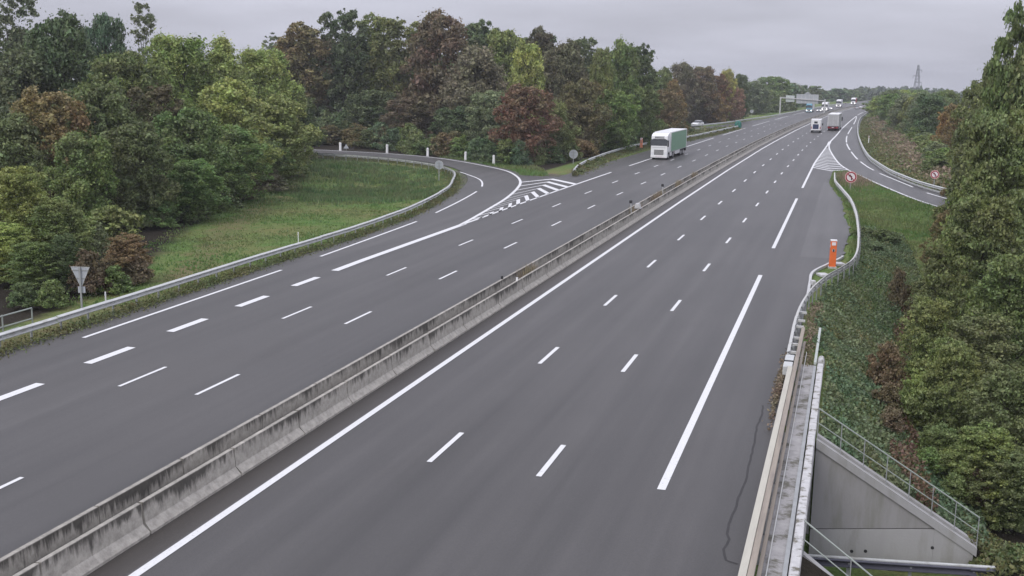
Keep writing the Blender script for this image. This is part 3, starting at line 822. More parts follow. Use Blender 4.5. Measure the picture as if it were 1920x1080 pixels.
B = MB(); B.box(-2.03, -1.65, 45.2, 45.35, .5, .80); B.build('end_strap', M['dark'], par)
for k, y in enumerate((47.4, 48.9, 50.2, 52.6, 54, 56)):
    B = MB(); B.box(-1.9, -1.55, y-.06, y+.06, .6, .7); B.build('bracket', M['white_steel'], par)
t = thing('cable_duct', (-.84, 18, .3), 0, 'pale grey green cable duct running along the coping and past its end', 'cable duct')
B = MB(); B.box(-.055, .055, 29.2, 36.2, -.06, .05); B.build('free_length', M['duct'], t, bevel=.01)
B = MB(); B.box(-.055, .055, 0, 29.18, -.16, -.09); B.build('covered_length', M['galv_dull'], t)

def wing(x0, x1, wy, ztop, zend, label, zfoot0, zfoot1, joint=True, thick=.45, hx0=None, posts=6, hlabel=''):
    """wing wall falling to the right with a recessed coping and its handrail"""
    t = thing('wing_wall', (0, 0, 0), 0, label, 'wall', 'wing walls of the underpass')
    sl = (zend-ztop)/(x1-x0)
    zt = lambda x: ztop+sl*(x-x0)
    def slab(name, xa, xb, za, zb, ya, yb, m):          # za, zb: functions of x for bottom and top; ya, yb: offsets from the wall line
        v = []
        for x in (xa, xb):
            for yo in (ya, yb):
                for z in (za(x), zb(x)): v.append((x, float(wy(x))+yo, z))
        f = [(0, 1, 3, 2), (4, 6, 7, 5), (0, 4, 5, 1), (2, 3, 7, 6), (1, 5, 7, 3), (0, 2, 6, 4)]
        B_ = MB(); B_.add(v, f); return B_.build(name, m, t)
    zf = lambda x: zfoot0+(zfoot1-zfoot0)*(x-x0)/(x1-x0)-.5
    zj = lambda x: -3.05+.06*(x-x0)
    if joint:
        xj = x0+(ztop-.36+3.05)/(.06-sl)
        slab('lower_lift', x0, xj, zf, lambda x: zj(x)-.035, -.02, thick, M['concrete'])
        slab('lower_lift', xj+.004, x1-.1, zf, lambda x: zt(x)-.36, -.02, thick, M['concrete'])
        slab('upper_lift', x0, xj, lambda x: zj(x), lambda x: max(zt(x)-.36, zj(x)+.002), .012, thick, M['stained'])
        slab('joint_filler', x0, xj, lambda x: zj(x)-.034, lambda x: zj(x)-.001, .06, thick-.05, M['dark'])
    else:
        slab('wall_body', x0, x1, zf, lambda x: zt(x)-.36, 0, thick, M['concrete'])
    slab('coping', x0, x1, lambda x: zt(x)-.352, lambda x: zt(x)-.05, -.06, .14, M['concrete'])
    slab('gutter', x0, x1, lambda x: zt(x)-.352, lambda x: zt(x)-.12, .142, .26, M['dark'])
    slab('back_kerb', x0, x1, lambda x: zt(x)-.35, lambda x: zt(x)+.02, .262, .5, M['concrete'])
    # handrail
    h = thing('handrail', (0, 0, 0), 0, hlabel, 'handrail', 'handrails of the underpass')
    pt = lambda x, dz: (x, float(wy(x))+.08, zt(x)+dz)
    hx = x0 if hx0 is None else hx0
    for nm, dz, r in (('top_rail', 1.0, .024), ('mid_rail', .5, .017)):
        B_ = MB(); B_.tube(pt(hx, dz), pt(x1, dz), r); B_.build(nm, M['rail_green'], h)
    for x in np.linspace(hx+.02, x1-.01, posts):
        B_ = MB(); B_.tube(pt(x, -.12), pt(x, 1.0 if x > x1-.2 else .98), .016); B_.build('post', M['galv_dull'], h)
    return t
wing(-.45, 4.98, WALL_Y, .2, -3.38, 'sloping concrete wing wall beyond the underpass with a horizontal joint', -4.15, -3.65, posts=8, hlabel='thin two bar handrail sloping down the far wing wall at the bottom right')
wing(-.5, 5.5, lambda x: 27.9-.15*np.asarray(x), -.12, -4.1, 'near wing wall falling away at the very bottom of the photo', -4.7, -4.7, joint=False, posts=6, hlabel='short piece of two bar handrail rising at the bottom edge beside the bridge coping')
# weep holes
for x, z in ((.95, -3.78), (1.4, -3.75), (3.55, -3.5)):
    B = MB(); B.tube((x, float(WALL_Y(x))-.03, z), (x, float(WALL_Y(x))+.02, z), .06); o = B.build('weep_hole', M['dark'], [o for o in bpy.data.objects if o.name.startswith('wing_wall')][0])
crash_barrier([(-1.5, 36.15), (1.5, 36.65), (3.5, 37.0), (5.45, 37.35)], 'steel crash barrier of the lower road in front of the sloping wing wall', 1, section=3, post=2, z0=-4.38, m='shaded_steel', strip_top=True)
tag(link('underpass_road', mesh_data('underpass_road', [(-30, 29, -4.55), (40, 29, -4.55), (40, 35.6, -4.55), (-30, 35.6, -4.55)], [(0, 1, 2, 3)], M['asphalt'])), kind='structure')
# handrail of the bridge on its left side
h = thing('handrail', (-35.9, 36, 0), 0, 'pale green handrail end behind the crash barrier at the left photo edge', 'handrail', 'handrails of the underpass')
for nm, z in (('top_rail', 1.05), ('mid_rail', .55)):
    B = MB(); B.tube((0, -4, z), (0, 6, z), .035); B.build(nm, M['rail_green'], h)
B = MB(); B.tube((0, 6, .2), (0, 6, 1.05), .035); B.build('post', M['rail_green'], h)
B = MB(); B.tube((0, 4.1, -.2), (0, 4.1, 1.1), .035); B.build('post', M['rail_green'], h)
B = MB(); B.tube((-.3, 2.6, .2), (-.3, 3.8, .85), .022); B.tube((-.3, 3.8, .85), (-.1, 4.0, .8), .022); B.build('brace', M['rail_green'], h)
B = MB(); B.tube((-.3, 1, .12), (-.1, 5.2, .3), .03); B.build('foot_rail', M['rail_green'], h)

# concrete kerb round the call box
kp = smooth_poly([(-.05, 79.5), (-.25, 78.3), (-.95, 75.6), (-1.8, 71.9), (-1.83, 68), (-1.78, 63.5)], .4)
i = 0
kb = thing('kerb', (0, 0, 0), 0, 'pale concrete kerb round the orange call box', 'kerb')
while i < len(kp)-1:
    j = min(i+3, len(kp)-1); v, f = sweep(kp[i:j+1], [(-.08, -.05), (-.08, .12), (.08, .12), (.08, -.05)]); link('kerb_stone', mesh_data('kerb_stone', v, f, M['kerb']), kb); i = j
for k, (x, y, lab) in enumerate(((-1.15, 71.4, 'flat pale stone slab between the kerb and the crash barrier'), (-.25, 76.2, 'pale stone slab just behind the orange call box'), (-1.62, 67.3, 'small upright pale stone beside the crash barrier'))):
    B = MB(); B.box(-.3 if k < 2 else -.12, .3 if k < 2 else .12, -.45 if k < 2 else -.2, .45 if k < 2 else .2, -.05, .1 if k < 2 else .35); o = B.build('stone_slab', M['kerb'], None, bevel=.03, loc=(x, y, 0), rot=(0, 0, .4)); tag(o, lab, 'stone', 'stones beside the call box')
# ------------------------------------------------------------------ street furniture
def call_box(loc, rz, m, label, logo=True):
    t = thing('call_box', loc, rz, label, 'call box', 'orange emergency call boxes')
    B = MB(); B.prism([(-.21, 0), (.21, 0), (.19, 1.72), (-.19, 1.72)], 'y', -.18, .18); B.build('body', m, t, bevel=.03)
    B = MB(); B.box(-.205, .205, -.19, .19, 1.722, 1.80); B.build('lid', M['white'], t, bevel=.02)
    B = MB(); B.box(-.13, .13, -.196, -.18, 1.45, 1.66); B.build('plate', M['sign_white'], t)
    B = MB(); B.disc((0, 1.13), .1, -.192, -.18, 16); B.build('speaker', M['chrome'], t)
    B = MB(); B.box(-.035, .035, -.2, -.19, 1.02, 1.2); B.build('button', M['black'], t)
    B = MB(); B.box(-.26, .26, -.24, .24, -.08, .05); B.build('foot', M['kerb'], t)
    if logo:
        B = MB(); B.box(-.21, -.203, -.1, .1, 1.3, 1.5); B.build('side_plate', M['sign_white'], t)
    return t
call_box((-.68, 74.9, 0), R_(8), M['orange'], 'orange emergency call box on the right hard shoulder')
call_box((-34.55, 190.6, 0), R_(-5), M['orange_pale'], 'pale orange emergency call box left of the green lorry', False)

def round_sign(loc, rz, dia, zc, label, front=None, posts=1, back_to_cam=True):
    """sign plate in its own xz plane; -y is the side that faces the camera"""
    t = thing('road_sign', loc, rz, label, 'road sign', 'small road signs beside the slip roads')
    r = dia/2
    if back_to_cam:
        B = MB(); B.disc((0, zc), r, 0, .03); B.build('plate', M['sign_back'], t)
        B = MB(); B.disc((0, zc), r+.015, -.02, .035, 24, r-.03); B.build('rim', M['galv'], t)
        B = MB(); B.box(-r*.6, r*.6, -.03, -.004, zc+r*.3, zc+r*.38); B.box(-r*.6, r*.6, -.03, -.004, zc-r*.38, zc-r*.3); B.build('bracket', M['galv_dull'], t)
        B = MB(); B.box(-.045, .045, -.1, -.032, -.3, zc+r*.75); B.build('post', M['galv_dull'], t)
    else:
        B = MB(); B.disc((0, zc), r, 0, .03); B.build('plate', M['sign_white'], t)
        B = MB(); B.disc((0, zc), r+.02, -.006, .034, 28, r*.92); B.build('rim', M['sign_pink'], t)
        B = MB(); B.disc((0, zc), r*.93, -.012, .0, 28, r*.72); B.build('red_ring', M['sign_red'], t)
        # arrow turning left
        B = MB()
        B.box(r*.02, r*.22, -.016, -.004, zc-r*.55, zc+r*.1)
        B.prism([(r*.02, zc-r*.02), (r*.22, zc+r*.1), (-r*.18, zc+r*.42), (-r*.3, zc+r*.24)], 'y', -.0165, -.0045) 
        B.prism([(-r*.02, zc+r*.46), (-r*.5, zc+r*.42), (-r*.26, zc+r*.0)], 'y', -.017, -.005)
        B.build('arrow', M['sign_black'], t)
        B = MB(); a = .055*r; s = r*.5
        B.prism([(-s-a, zc+s-a), (-s+a, zc+s+a), (s+a, zc-s+a), (s-a, zc-s-a)], 'y', -.022, -.0175); B.build('slash', M['sign_red'], t)
        B = MB(); B.box(-.045, .045, .034, .1, -.3, zc+r*.6); B.build('post', M['galv_dull'], t)
    return t
round_sign((-46.6, 124.2, -.1), R_(10), 1.0, 1.55, 'round road sign seen from its grey back inside the slip road curve')
round_sign((-37.2, 152.6, -.05), R_(8), 1.22, 1.35, 'larger round road sign seen from its grey back at the start of the crash barrier')
round_sign((-31.7, 372, -.1), R_(5), 1.1, 1.9, 'distant round road sign seen from its pale back left of the far motorway')
round_sign((.17, 131.5, -.1), R_(2), 1.25, 1.42, 'round no left turn sign with red ring in the grass corner of the right nose', back_to_cam=False)
round_sign((9.33, 136.2, 0), R_(-4), .92, 1.6, 'round no left turn sign with red ring beyond the right slip road', back_to_cam=False)
t = thing('road_sign', (-36.72, 46.6, -.15), R_(12), 'triangular give way sign seen from its grey back with a small plate below', 'road sign', 'small road signs beside the slip roads')
B = MB(); B.prism([(-.48, 2.34), (.48, 2.34), (.06, 1.4), (-.06, 1.4)], 'y', 0, .03); B.build('plate', M['sign_back'], t)
B = MB()
for p, q in (((-.49, -.01, 2.34), (.49, -.01, 2.34)), ((-.48, -.01, 2.34), (-.05, -.01, 1.39)), ((.48, -.01, 2.34), (.05, -.01, 1.39))): B.tube(p, q, .014, n=6)
B.build('rim', M['galv'], t)
B = MB(); B.box(-.22, .22, -.03, -.004, 1.75, 1.8); B.box(-.4, .4, -.03, -.004, 2.16, 2.21); B.build('bracket', M['galv_dull'], t)
B = MB(); B.box(-.04, .04, -.1, -.032, -.5, 2.36); B.build('post', M['galv_dull'], t)
B = MB(); B.box(-.18, .19, 0, .03, 1.02, 1.34); B.build('small_plate', M['sign_back'], t)
t = thing('road_sign', (-75.8, 160.6, 0), R_(20), 'small grey triangular sign beside the farthest white marker post', 'road sign', 'small road signs beside the slip roads')
B = MB(); B.prism([(-.42, .35), (.42, .35), (0, 1.05)], 'y', 0, .03); B.build('plate', M['sign_back'], t)
B = MB(); B.box(-.03, .03, .032, .08, -.2, .9); B.build('post', M['galv_dull'], t)

def marker(loc, h, w, label, group, cap=None):
    t = thing('marker_post', loc, rnd.uniform(-.2, .2), label, 'marker post', group)
    B = MB(); B.prism([(-w/2, -.1), (w/2, -.1), (w/2*.9, h), (-w/2*.7, h*1.03)], 'y', -w*.35, w*.35); B.build('body', M['white'], t, bevel=.02)
    B = MB(); B.box(-w*.45, w*.45, -w*.38, w*.38, h*.78, h*.86); B.build('band', M['white_dirty'] if not cap else M[cap], t)
    return t
for (x, y), l in zip([(-76.75, 160.5), (-68.6, 160.0), (-60.2, 155.6), (-52.45, 150.5), (-46.8, 146.0)], ['farthest white marker post of the curve, beside the small triangular sign', 'second farthest white marker post on the outside of the slip road curve', 'middle white marker post on the outside of the slip road curve', 'white marker post between the middle one and the nearest one of the curve', 'nearest white marker post at the end of the slip road curve']):
    marker((x, y, -.08), 1.3, .36, l, 'white marker posts round the slip road curve')
marker((-36.3, 47.9, -.1), .8, .08, 'thin white reflector post behind the left crash barrier near the triangular sign', 'reflector posts behind the left barrier')
marker((-37.6, 71.5, -.2), .9, .07, 'thin white reflector post behind the left crash barrier along the meadow', 'reflector posts behind the left barrier')
marker((3.1, 229, .3), 1.2, .18, 'small white and red post on the brown bank of the right slip road', 'posts on the brown bank', 'redpaint')
for x, y, l in ((-18.12, 58.3, 'small dark reflector on the far wall of the median barrier'), (-17.22, 58.2, 'small white reflector on the near wall of the median barrier')):
    B = MB(); B.box(-.05, .05, -.05, .05, 0, .16); o = B.build('reflector', M['dark'] if x < -18 else M['white'], None, loc=(x, y, .85)); tag(o, l, 'reflector')
for x, y, l in ((-17.4, 92.6, 'nearer thin stake with a dark head standing in the median barrier'), (-17.3, 108.4, 'farther thin stake with a dark head standing in the median barrier')):
    t = thing('lamp_stake', (x, y, .35), 0, l, 'stake', 'stakes in the median barrier')
    B = MB(); B.tube((0, 0, 0), (-.1, 0, 1.35), .035); B.build('post', M['galv'], t)
    B = MB(); B.box(-.22, .02, -.08, .08, 1.2, 1.45); B.build('head', M['dark'], t, bevel=.03)
B = MB(); B.prism([(-.3, 0), (.3, 0), (.1, .5), (-.2, .45)], 'y', -.25, .25); o = B.build('rubble_bag', M['kerb'], None, bevel=.06, loc=(-17.3, 95, .85)); tag(o, 'pale sack lying on top of the median barrier beside the stake', 'sack')

# green nose marker
t = thing('nose_marker', (-27.7, 287.4, 0), 0, 'dark green rounded nose marker where the far slip road leaves', 'nose marker')
v, f = [], []
pf = [(.86, 0), (.9, .5), (.84, 1.05), (.66, 1.42), (.36, 1.62), (0, 1.68)]
for a, z in pf:
    for i in range(20):
        q = 2*math.pi*i/20; v.append((a*math.cos(q), a*math.sin(q), z))
for j in range(len(pf)-1):
    for i in range(20): f.append((j*20+i, j*20+(i+1) % 20, (j+1)*20+(i+1) % 20, (j+1)*20+i))
link('shell', mesh_data('shell', v, f, M['musoir'], smooth=True), t)
B = MB(); B.prism([(-.03, .9), (.03, .9), (.03, 1.5), (-.03, 1.5)], 'y', -.95, -.7); B.build('rib', M['dark'], t)

# sign gantry seen from behind
t = thing('sign_gantry', (-18, 415, 0), R_(-3), 'grey sign gantry with two sign panels seen from behind over the far carriageway', 'gantry')
B = MB(); B.box(-7.75, -7.3, -.2, .2, -.3, 5.95); B.build('post', M['gantry'], t, bevel=.03)
B = MB(); B.box(7.7, 8.1, -.2, .2, -.3, 5.4); B.build('post', M['gantry'], t, bevel=.03)
v = [(-7.28, y, z) for y in (-.18, .18) for z in (5.5, 5.85)]+[(7.68, y, z) for y in (-.18, .18) for z in (4.7, 5.0)]
B = MB(); B.add(v, [(0, 1, 3, 2), (4, 6, 7, 5), (0, 4, 5, 1), (2, 3, 7, 6), (1, 5, 7, 3), (0, 2, 6, 4)]); B.build('crossbeam', M['gantry'], t)
for nm, x0, x1, za, zb, m in (('small_panel', -5.7, -2.7, 4.2, 6.5, 'panel_pale'), ('large_panel', -2.05, 5.6, 3.75, 7.0, 'panel_back')):
    B = MB(); B.box(x0, x1, .2, .28, za, zb); p = B.build(nm, M[m], t)
    for x in np.linspace(x0+.5, x1-.5, 3 if x1-x0 < 4 else 6):
        B = MB(); B.box(x-.06, x+.06, .08, .195, za+.1, zb-.1); B.build('stiffener', M['gantry'], p)
B = MB(); B.disc((1.75, 7.0), .8, .285, .34, 16); B.build('top_panel', M['panel_back'], t)
B = MB(); B.box(.7, 2.8, .285, .34, 6.2, 7.3); B.build('upper_panel', M['panel_back'], t)

# electricity pylon
t = thing('electricity_pylon', (29.1, 600, -1), R_(15), 'lattice electricity pylon above the trees on the right', 'pylon')
B = MB(); H = 21.2
def half(z): return 1.9*(1-z/H)**1.1+.28
levels = np.r_[np.linspace(0, 12, 6), np.linspace(13.5, H, 6)]
for sx in (-1, 1):
    for sy in (-1, 1):
        for a, b in zip(levels[:-1], levels[1:]):
            B.tube((sx*half(a), sy*half(a), a), (sx*half(b), sy*half(b), b), .1, n=5)
B.build('leg_frame', M['pylon'], t)
B = MB()
for a, b in zip(levels[:-1], levels[1:]):
    for k in range(4):
        c, d = [((-1, -1), (1, -1)), ((1, -1), (1, 1)), ((1, 1), (-1, 1)), ((-1, 1), (-1, -1))][k]
        B.tube((c[0]*half(a), c[1]*half(a), a), (d[0]*half(b), d[1]*half(b), b), .05, n=4)
        B.tube((d[0]*half(a), d[1]*half(a), a), (c[0]*half(b), c[1]*half(b), b), .05, n=4)
B.build('lattice', M['pylon'], t)
for z, w0, w1 in ((15.8, 2.3, 1.2), (12.6, 1.2, 2.2), (18.6, .8, 1.9)):
    B = MB()
    for s, w in ((-1, w0), (1, w1)):
        B.tube((0, 0, z), (s*w, 0, z), .09, n=5); B.tube((0, 0, z+.9), (s*w, 0, z+.05), .06, n=5)
        B.tube((s*w, 0, z), (s*w, 0, z-1.1), .09, n=5)
    B.build('cross_arm', M['pylon'], t)

# ------------------------------------------------------------------ vehicles (nose at y = 0 looking to +y)
def wheel(t, x, y, r, w, hub='chrome'):
    B = MB(); B.tube((x-w/2, y, r), (x+w/2, y, r), r, n=20); wo_ = B.build('wheel', M['rubber'], t, smooth=False)
    s = 1 if x > 0 else -1
    B = MB(); B.tube((x+s*w/2, y, r), (x+s*(w/2+.03), y, r), r*.58, n=16); B.build('rim', M[hub], wo_)
    return wo_
def lorry(name, loc, rz, label, cab='white', side='lorry_green', roof='white', lit=True, length=16.3, front='white', rear=None, height=4.0, mirror='black', group='lorries on the motorway'):
    t = thing(name, loc, rz, label, 'lorry', group)
    prof = [(0, .36), (.02, 1.2), (-.03, 2.1), (-.2, 3.0), (-.27, 3.5), (-.36, 3.6), (-1.3, height-.12), (-2.3, height-.06), (-2.3, 1.0), (-1.95, 1.0), (-1.75, 1.12), (-1.0, 1.12), (-.82, .9), (-.78, .36)]
    B = MB(); B.prism([(y, z) for y, z in prof], 'x', -1.22, 1.22); B.build('cab', M[cab], t, bevel=.07)
    d = lambda y, o: y+o
    B = MB(); B.prism([(-.05, 2.08), (-.205, 2.98), (-.165, 3.0), (.0, 2.08)], 'x', -1.2, 1.2); B.build('windscreen', M['glass'], t)
    B = MB(); B.box(-.95, .95, -.03, .03, 3.0, 3.07); vz = B.build('sun_visor', M['black'], t, rot=(0, 0, 0)); vz.location = (0, -.15, .02)
    for k, (za, zb) in enumerate(((3.16, 3.3), (3.37, 3.48))):
        ya = -.2-(za-3.0)*.14; yb = -.2-(zb-3.0)*.14
        B = MB(); B.prism([(ya+.012, za), (yb+.012, zb), (yb-.05, zb), (ya-.05, za)], 'x', -.72, .72); B.build('roof_panel', M['black' if k == 0 else 'grey_door'], t)
    for s in (-1, 1):
        B = MB(); B.prism([(-.3, 1.9), (-.45, 2.85), (-1.28, 2.85), (-1.28, 1.9)], 'x', s*1.21, s*1.235); B.build('side_window', M['glass'], t)
        B = MB(); B.box(s*1.28-.1, s*1.28+.14*1, -.3, -.16, 1.95, 2.85); B.build('mirror', M[mirror], t, bevel=.03)
        B = MB(); B.prism([(s*.76, .6), (s*1.16, .6), (s*1.2, 1.15), (s*.98, 1.2), (s*.8, .98)], 'y', -.05, .035); B.build('headlight', M['lamp' if lit else 'lamp_off'], t)
        B = MB(); B.box(min(s*1.18, s*1.24), max(s*1.18, s*1.24), -3.9, -2.35, .45, 1.05); B.build('tank', M['white_dirty'], t, bevel=.04)
        B = MB(); B.box(min(s*1.2, s*1.235), max(s*1.2, s*1.235), -10.6, -6.6, .5, 1.02); B.build('side_skirt', M['white_dirty'], t, bevel=.01)
    B = MB(); B.box(-.72, .72, .022, .05, .72, 1.5); g_ = B.build('grille', M['grey_door'], t)
    for k in range(5):
        B = MB(); B.box(-.7, .7, .051, .062, .77+k*.15, .83+k*.15); B.build('slat', M['black'], g_)
    B = MB(); B.box(-1.0, 1.0, .005, .03, 1.78, 1.83); B.build('trim', M['chrome'], t)
    B = MB(); B.box(-1.22, 1.22, -.3, .06, .3, .7); bmp = B.build('bumper', M[cab], t, bevel=.05)
    B = MB(); B.box(-.5, .5, .062, .08, .42, .62); B.build('number_plate', M['sign_white'], bmp)
    B = MB(); B.box(-.45, .45, -length+.5, -2.0, .75, 1.05); B.build('chassis', M['black'], t)
    L_ = length
    B = MB(); B.box(-1.24, 1.24, -L_, -2.75, 1.08, height-.1); B.build('trailer_box', M[front], t, bevel=.015)
    B = MB(); B.box(-1.27, 1.27, -L_-.01, -2.73, height-.098, height); B.build('trailer_roof', M[roof], t, bevel=.02)
    for s in (-1, 1):
        v, f = [], []
        nseg = 40
        for i in range(nseg+1):
            y = -3.0-(L_-3.25)*i/nseg; o_ = .012*math.sin(i*1.9)
            for z in (1.12, 2.4, height-.14): v.append((s*(1.262+o_*(1 if z == 2.4 else .4)), y, z))
        for i in range(nseg):
            for j in range(2): f.append((i*3+j, i*3+j+1, (i+1)*3+j+1, (i+1)*3+j))
        link('curtain', mesh_data('curtain', v, f, M[side]), t)
        B = MB(); B.box(min(s*1.24, s*1.285), max(s*1.24, s*1.285), -L_, -L_+.2, 1.06, height-.1); B.build('corner_post', M['white'], t)
        B = MB(); B.box(min(s*1.24, s*1.285), max(s*1.24, s*1.285), -L_, -2.75, 1.02, 1.12); B.build('side_rail', M['galv_dull'], t)
    rd = rear or 'white'
    for s in (-1, 1):
        B = MB(); B.box(min(s*.02, s*1.2), max(s*.02, s*1.2), -L_-.05, -L_-.005, 1.15, height-.2); dd = B.build('rear_door', M[rd], t)
        for x in (.35, .75):
            B = MB(); B.tube((s*x, -L_-.07, 1.2), (s*x, -L_-.07, height-.25), .025, n=6); B.build('lock_bar', M['galv_dull'], dd)
        B = MB(); B.box(min(s*.7, s*1.2), max(s*.7, s*1.2), -L_-.05, -L_+.05, .75, .95); B.build('rear_lamp', M['red_lamp'], t)
    B = MB(); B.box(-1.22, 1.22, -L_+.05, -L_+.2, .5, .98); B.build('rear_bumper', M['dark_red'] if rear else M['black'], t)
    B = MB(); B.box(-.26, .26, -L_+.0, -L_+.045, .72, .84); B.build('rear_plate', M['sign_white'], t)
    for y, xs_ in ((-1.38, 1.02), (-4.9, .98), (-L_+5.2, 1.0), (-L_+3.9, 1.0), (-L_+2.6, 1.0)):
        for s in (-1, 1): wheel(t, s*xs_, y, .5, .34 if y > -2 else .5)
    return t
def lane(x0, Y): return float(RX(Y, x0)), math.atan2(-(float(RX(Y+5, x0))-float(RX(Y-5, x0))), 10)
def put(x0, Y): x, a = lane(x0, Y); return (x, Y, .0), a
p, a = put(-28.1, 165.6); p = (-27.35, 165.6, 0)
lorry('green_lorry', p, a+math.pi-.01, 'white lorry with sage green curtain sides coming along the near left lane', lit=False, mirror='black')
p, a = put(-6.4, 284+16)
lorry('grey_lorry', (-4.05, 299.5, 0), a-.008, 'lorry with silver grey rear doors driving away, right of the white van', side='silver', front='silver', rear='grey_door')
lorry('blue_lorry', (-16.3, 438, 0), math.pi-.03, 'lorry with pale blue and teal cab coming under the sign gantry', cab='teal', front='skyblue', side='white_dirty', roof='white')
lorry('white_lorry', (-11.3, 462, 0), math.pi-.03, 'white lorry behind the right post of the sign gantry', side='white_dirty')
lorry('white_lorry', (-7.0, 535, 0), math.pi-.04, 'white lorry beyond the gantry, between two other lorries', side='white_dirty', cab='white_dirty')
lorry('white_lorry', (-.8, 600, 0), math.pi-.05, 'farthest white lorry with a red flank near the motorway bend', side='redpaint')
lorry('blue_lorry', (9.4, 545, 0), -.06, 'blue lorry driving away on the far right lane behind the bushes', side='blue', front='blue', cab='blue', rear='blue', roof='mint')

for o in bpy.data.objects:
    if o.get('category') == 'lorry' and o.location.y > 400: o.scale = (.84, .84, .84)

# white box van seen from behind
t = thing('box_van', (-8.25, 270, 0), -.012, 'tall white box van with a dark blue rear panel driving away', 'van')
B = MB(); B.prism([(0, .45), (6.2, .45), (6.9, .5), (7.0, 1.1), (6.3, 1.5), (5.9, 2.3), (5.6, 3.0), (0, 3.0)], 'x', -1.1, 1.1); B.build('body', M['white'], t, bevel=.09)
B = MB(); B.box(-1.12, 1.12, .05, 5.3, 3.0, 3.06); B.build('roof', M['white'], t, bevel=.02)
B = MB(); B.box(-.68, .62, -.03, -.004, .85, 1.95); B.build('rear_panel', M['navy'], t)
B = MB(); B.box(-.4, .35, -.03, -.004, 2.15, 2.6); B.build('rear_window', M['glass'], t)
B = MB(); B.box(-1.1, 1.1, -.1, .1, .35, .58); B.build('bumper', M['black'], t, bevel=.03)
for s in (-1, 1):
    B = MB(); B.box(s*.98-.08, s*.98+.08, -.03, -.003, .9, 1.4); B.build('rear_lamp', M['red_lamp'], t)
    B = MB(); B.box(s*1.26-.12, s*1.26+.12, 5.7, 5.8, 1.5, 2.0); B.build('mirror', M['black'], t)
    for y in (1.4, 5.4): wheel(t, s*.95, y, .36, .24)

def car(loc, rz, label, paint, lit=False, group='cars on the motorway'):
    t = thing('car', loc, rz, label, 'car', group)
    prof = [(2.1, .3), (2.15, .62), (1.95, .8), (.95, .95), (-1.7, 1.0), (-2.1, .92), (-2.12, .35), (-1.7, .28), (1.7, .28)]
    B = MB(); B.prism(prof, 'x', -.88, .88); B.build('body', M[paint], t, bevel=.07)
    B = MB(); v = []
    for x0_, z in ((.84, .94), (.64, 1.44)):
        ya, yb = ((1.05, -1.95) if z < 1 else (.25, -1.45))
        v += [(-x0_, yb, z), (x0_, yb, z), (x0_, ya, z), (-x0_, ya, z)]
    B.add(v, [(0, 3, 2, 1), (4, 5, 6, 7), (0, 1, 5, 4), (1, 2, 6, 5), (2, 3, 7, 6), (3, 0, 4, 7)]); B.build('glasshouse', M['glass'], t, bevel=.03)
    B = MB(); B.box(-.63, .63, -1.42, .22, 1.435, 1.485); B.build('roof', M[paint], t, bevel=.02)
    for s in (-1, 1):
        B = MB(); B.box(s*.66-.18, s*.66+.18, 2.05, 2.17, .58, .74); B.build('headlight', M['lamp' if lit else 'lamp_off'], t)
        B = MB(); B.box(s*.7-.14, s*.7+.14, -2.15, -2.05, .68, .86); B.build('rear_lamp', M['red_lamp'], t)
        B = MB(); B.box(s*.98-.1, s*.98+.1, .7, .85, .95, 1.1); B.build('mirror', M['black'], t)
        for y in (1.3, -1.3): wheel(t, s*.8, y, .31, .2)
    B = MB(); B.box(-.5, .5, 2.13, 2.17, .36, .55); B.build('grille', M['black'], t)
    return t
car((-37.9, 288, 0), math.pi-.25, 'white car on the far left slip road behind the crash barrier', 'white')
car((-12.9, 450, 0), math.pi-.03, 'silver car in front of the white lorry behind the gantry post', 'silver', True)
car((-9.6, 486, 0), math.pi-.04, 'white car with lit lamps between two white lorries', 'white', True)
car((1.2, 508, 0), -.05, 'silver car driving away beyond the grey lorry, left of a pair', 'silver')
car((2.7, 530, 0), -.05, 'white car driving away beyond the grey lorry, right of a pair', 'white')
car((6.2, 592, 0), math.pi-.06, 'mint green car near the motorway bend', 'mint', True)
car((8.6, 610, 0), -.06, 'dark car driving away left of the blue lorry', 'black')
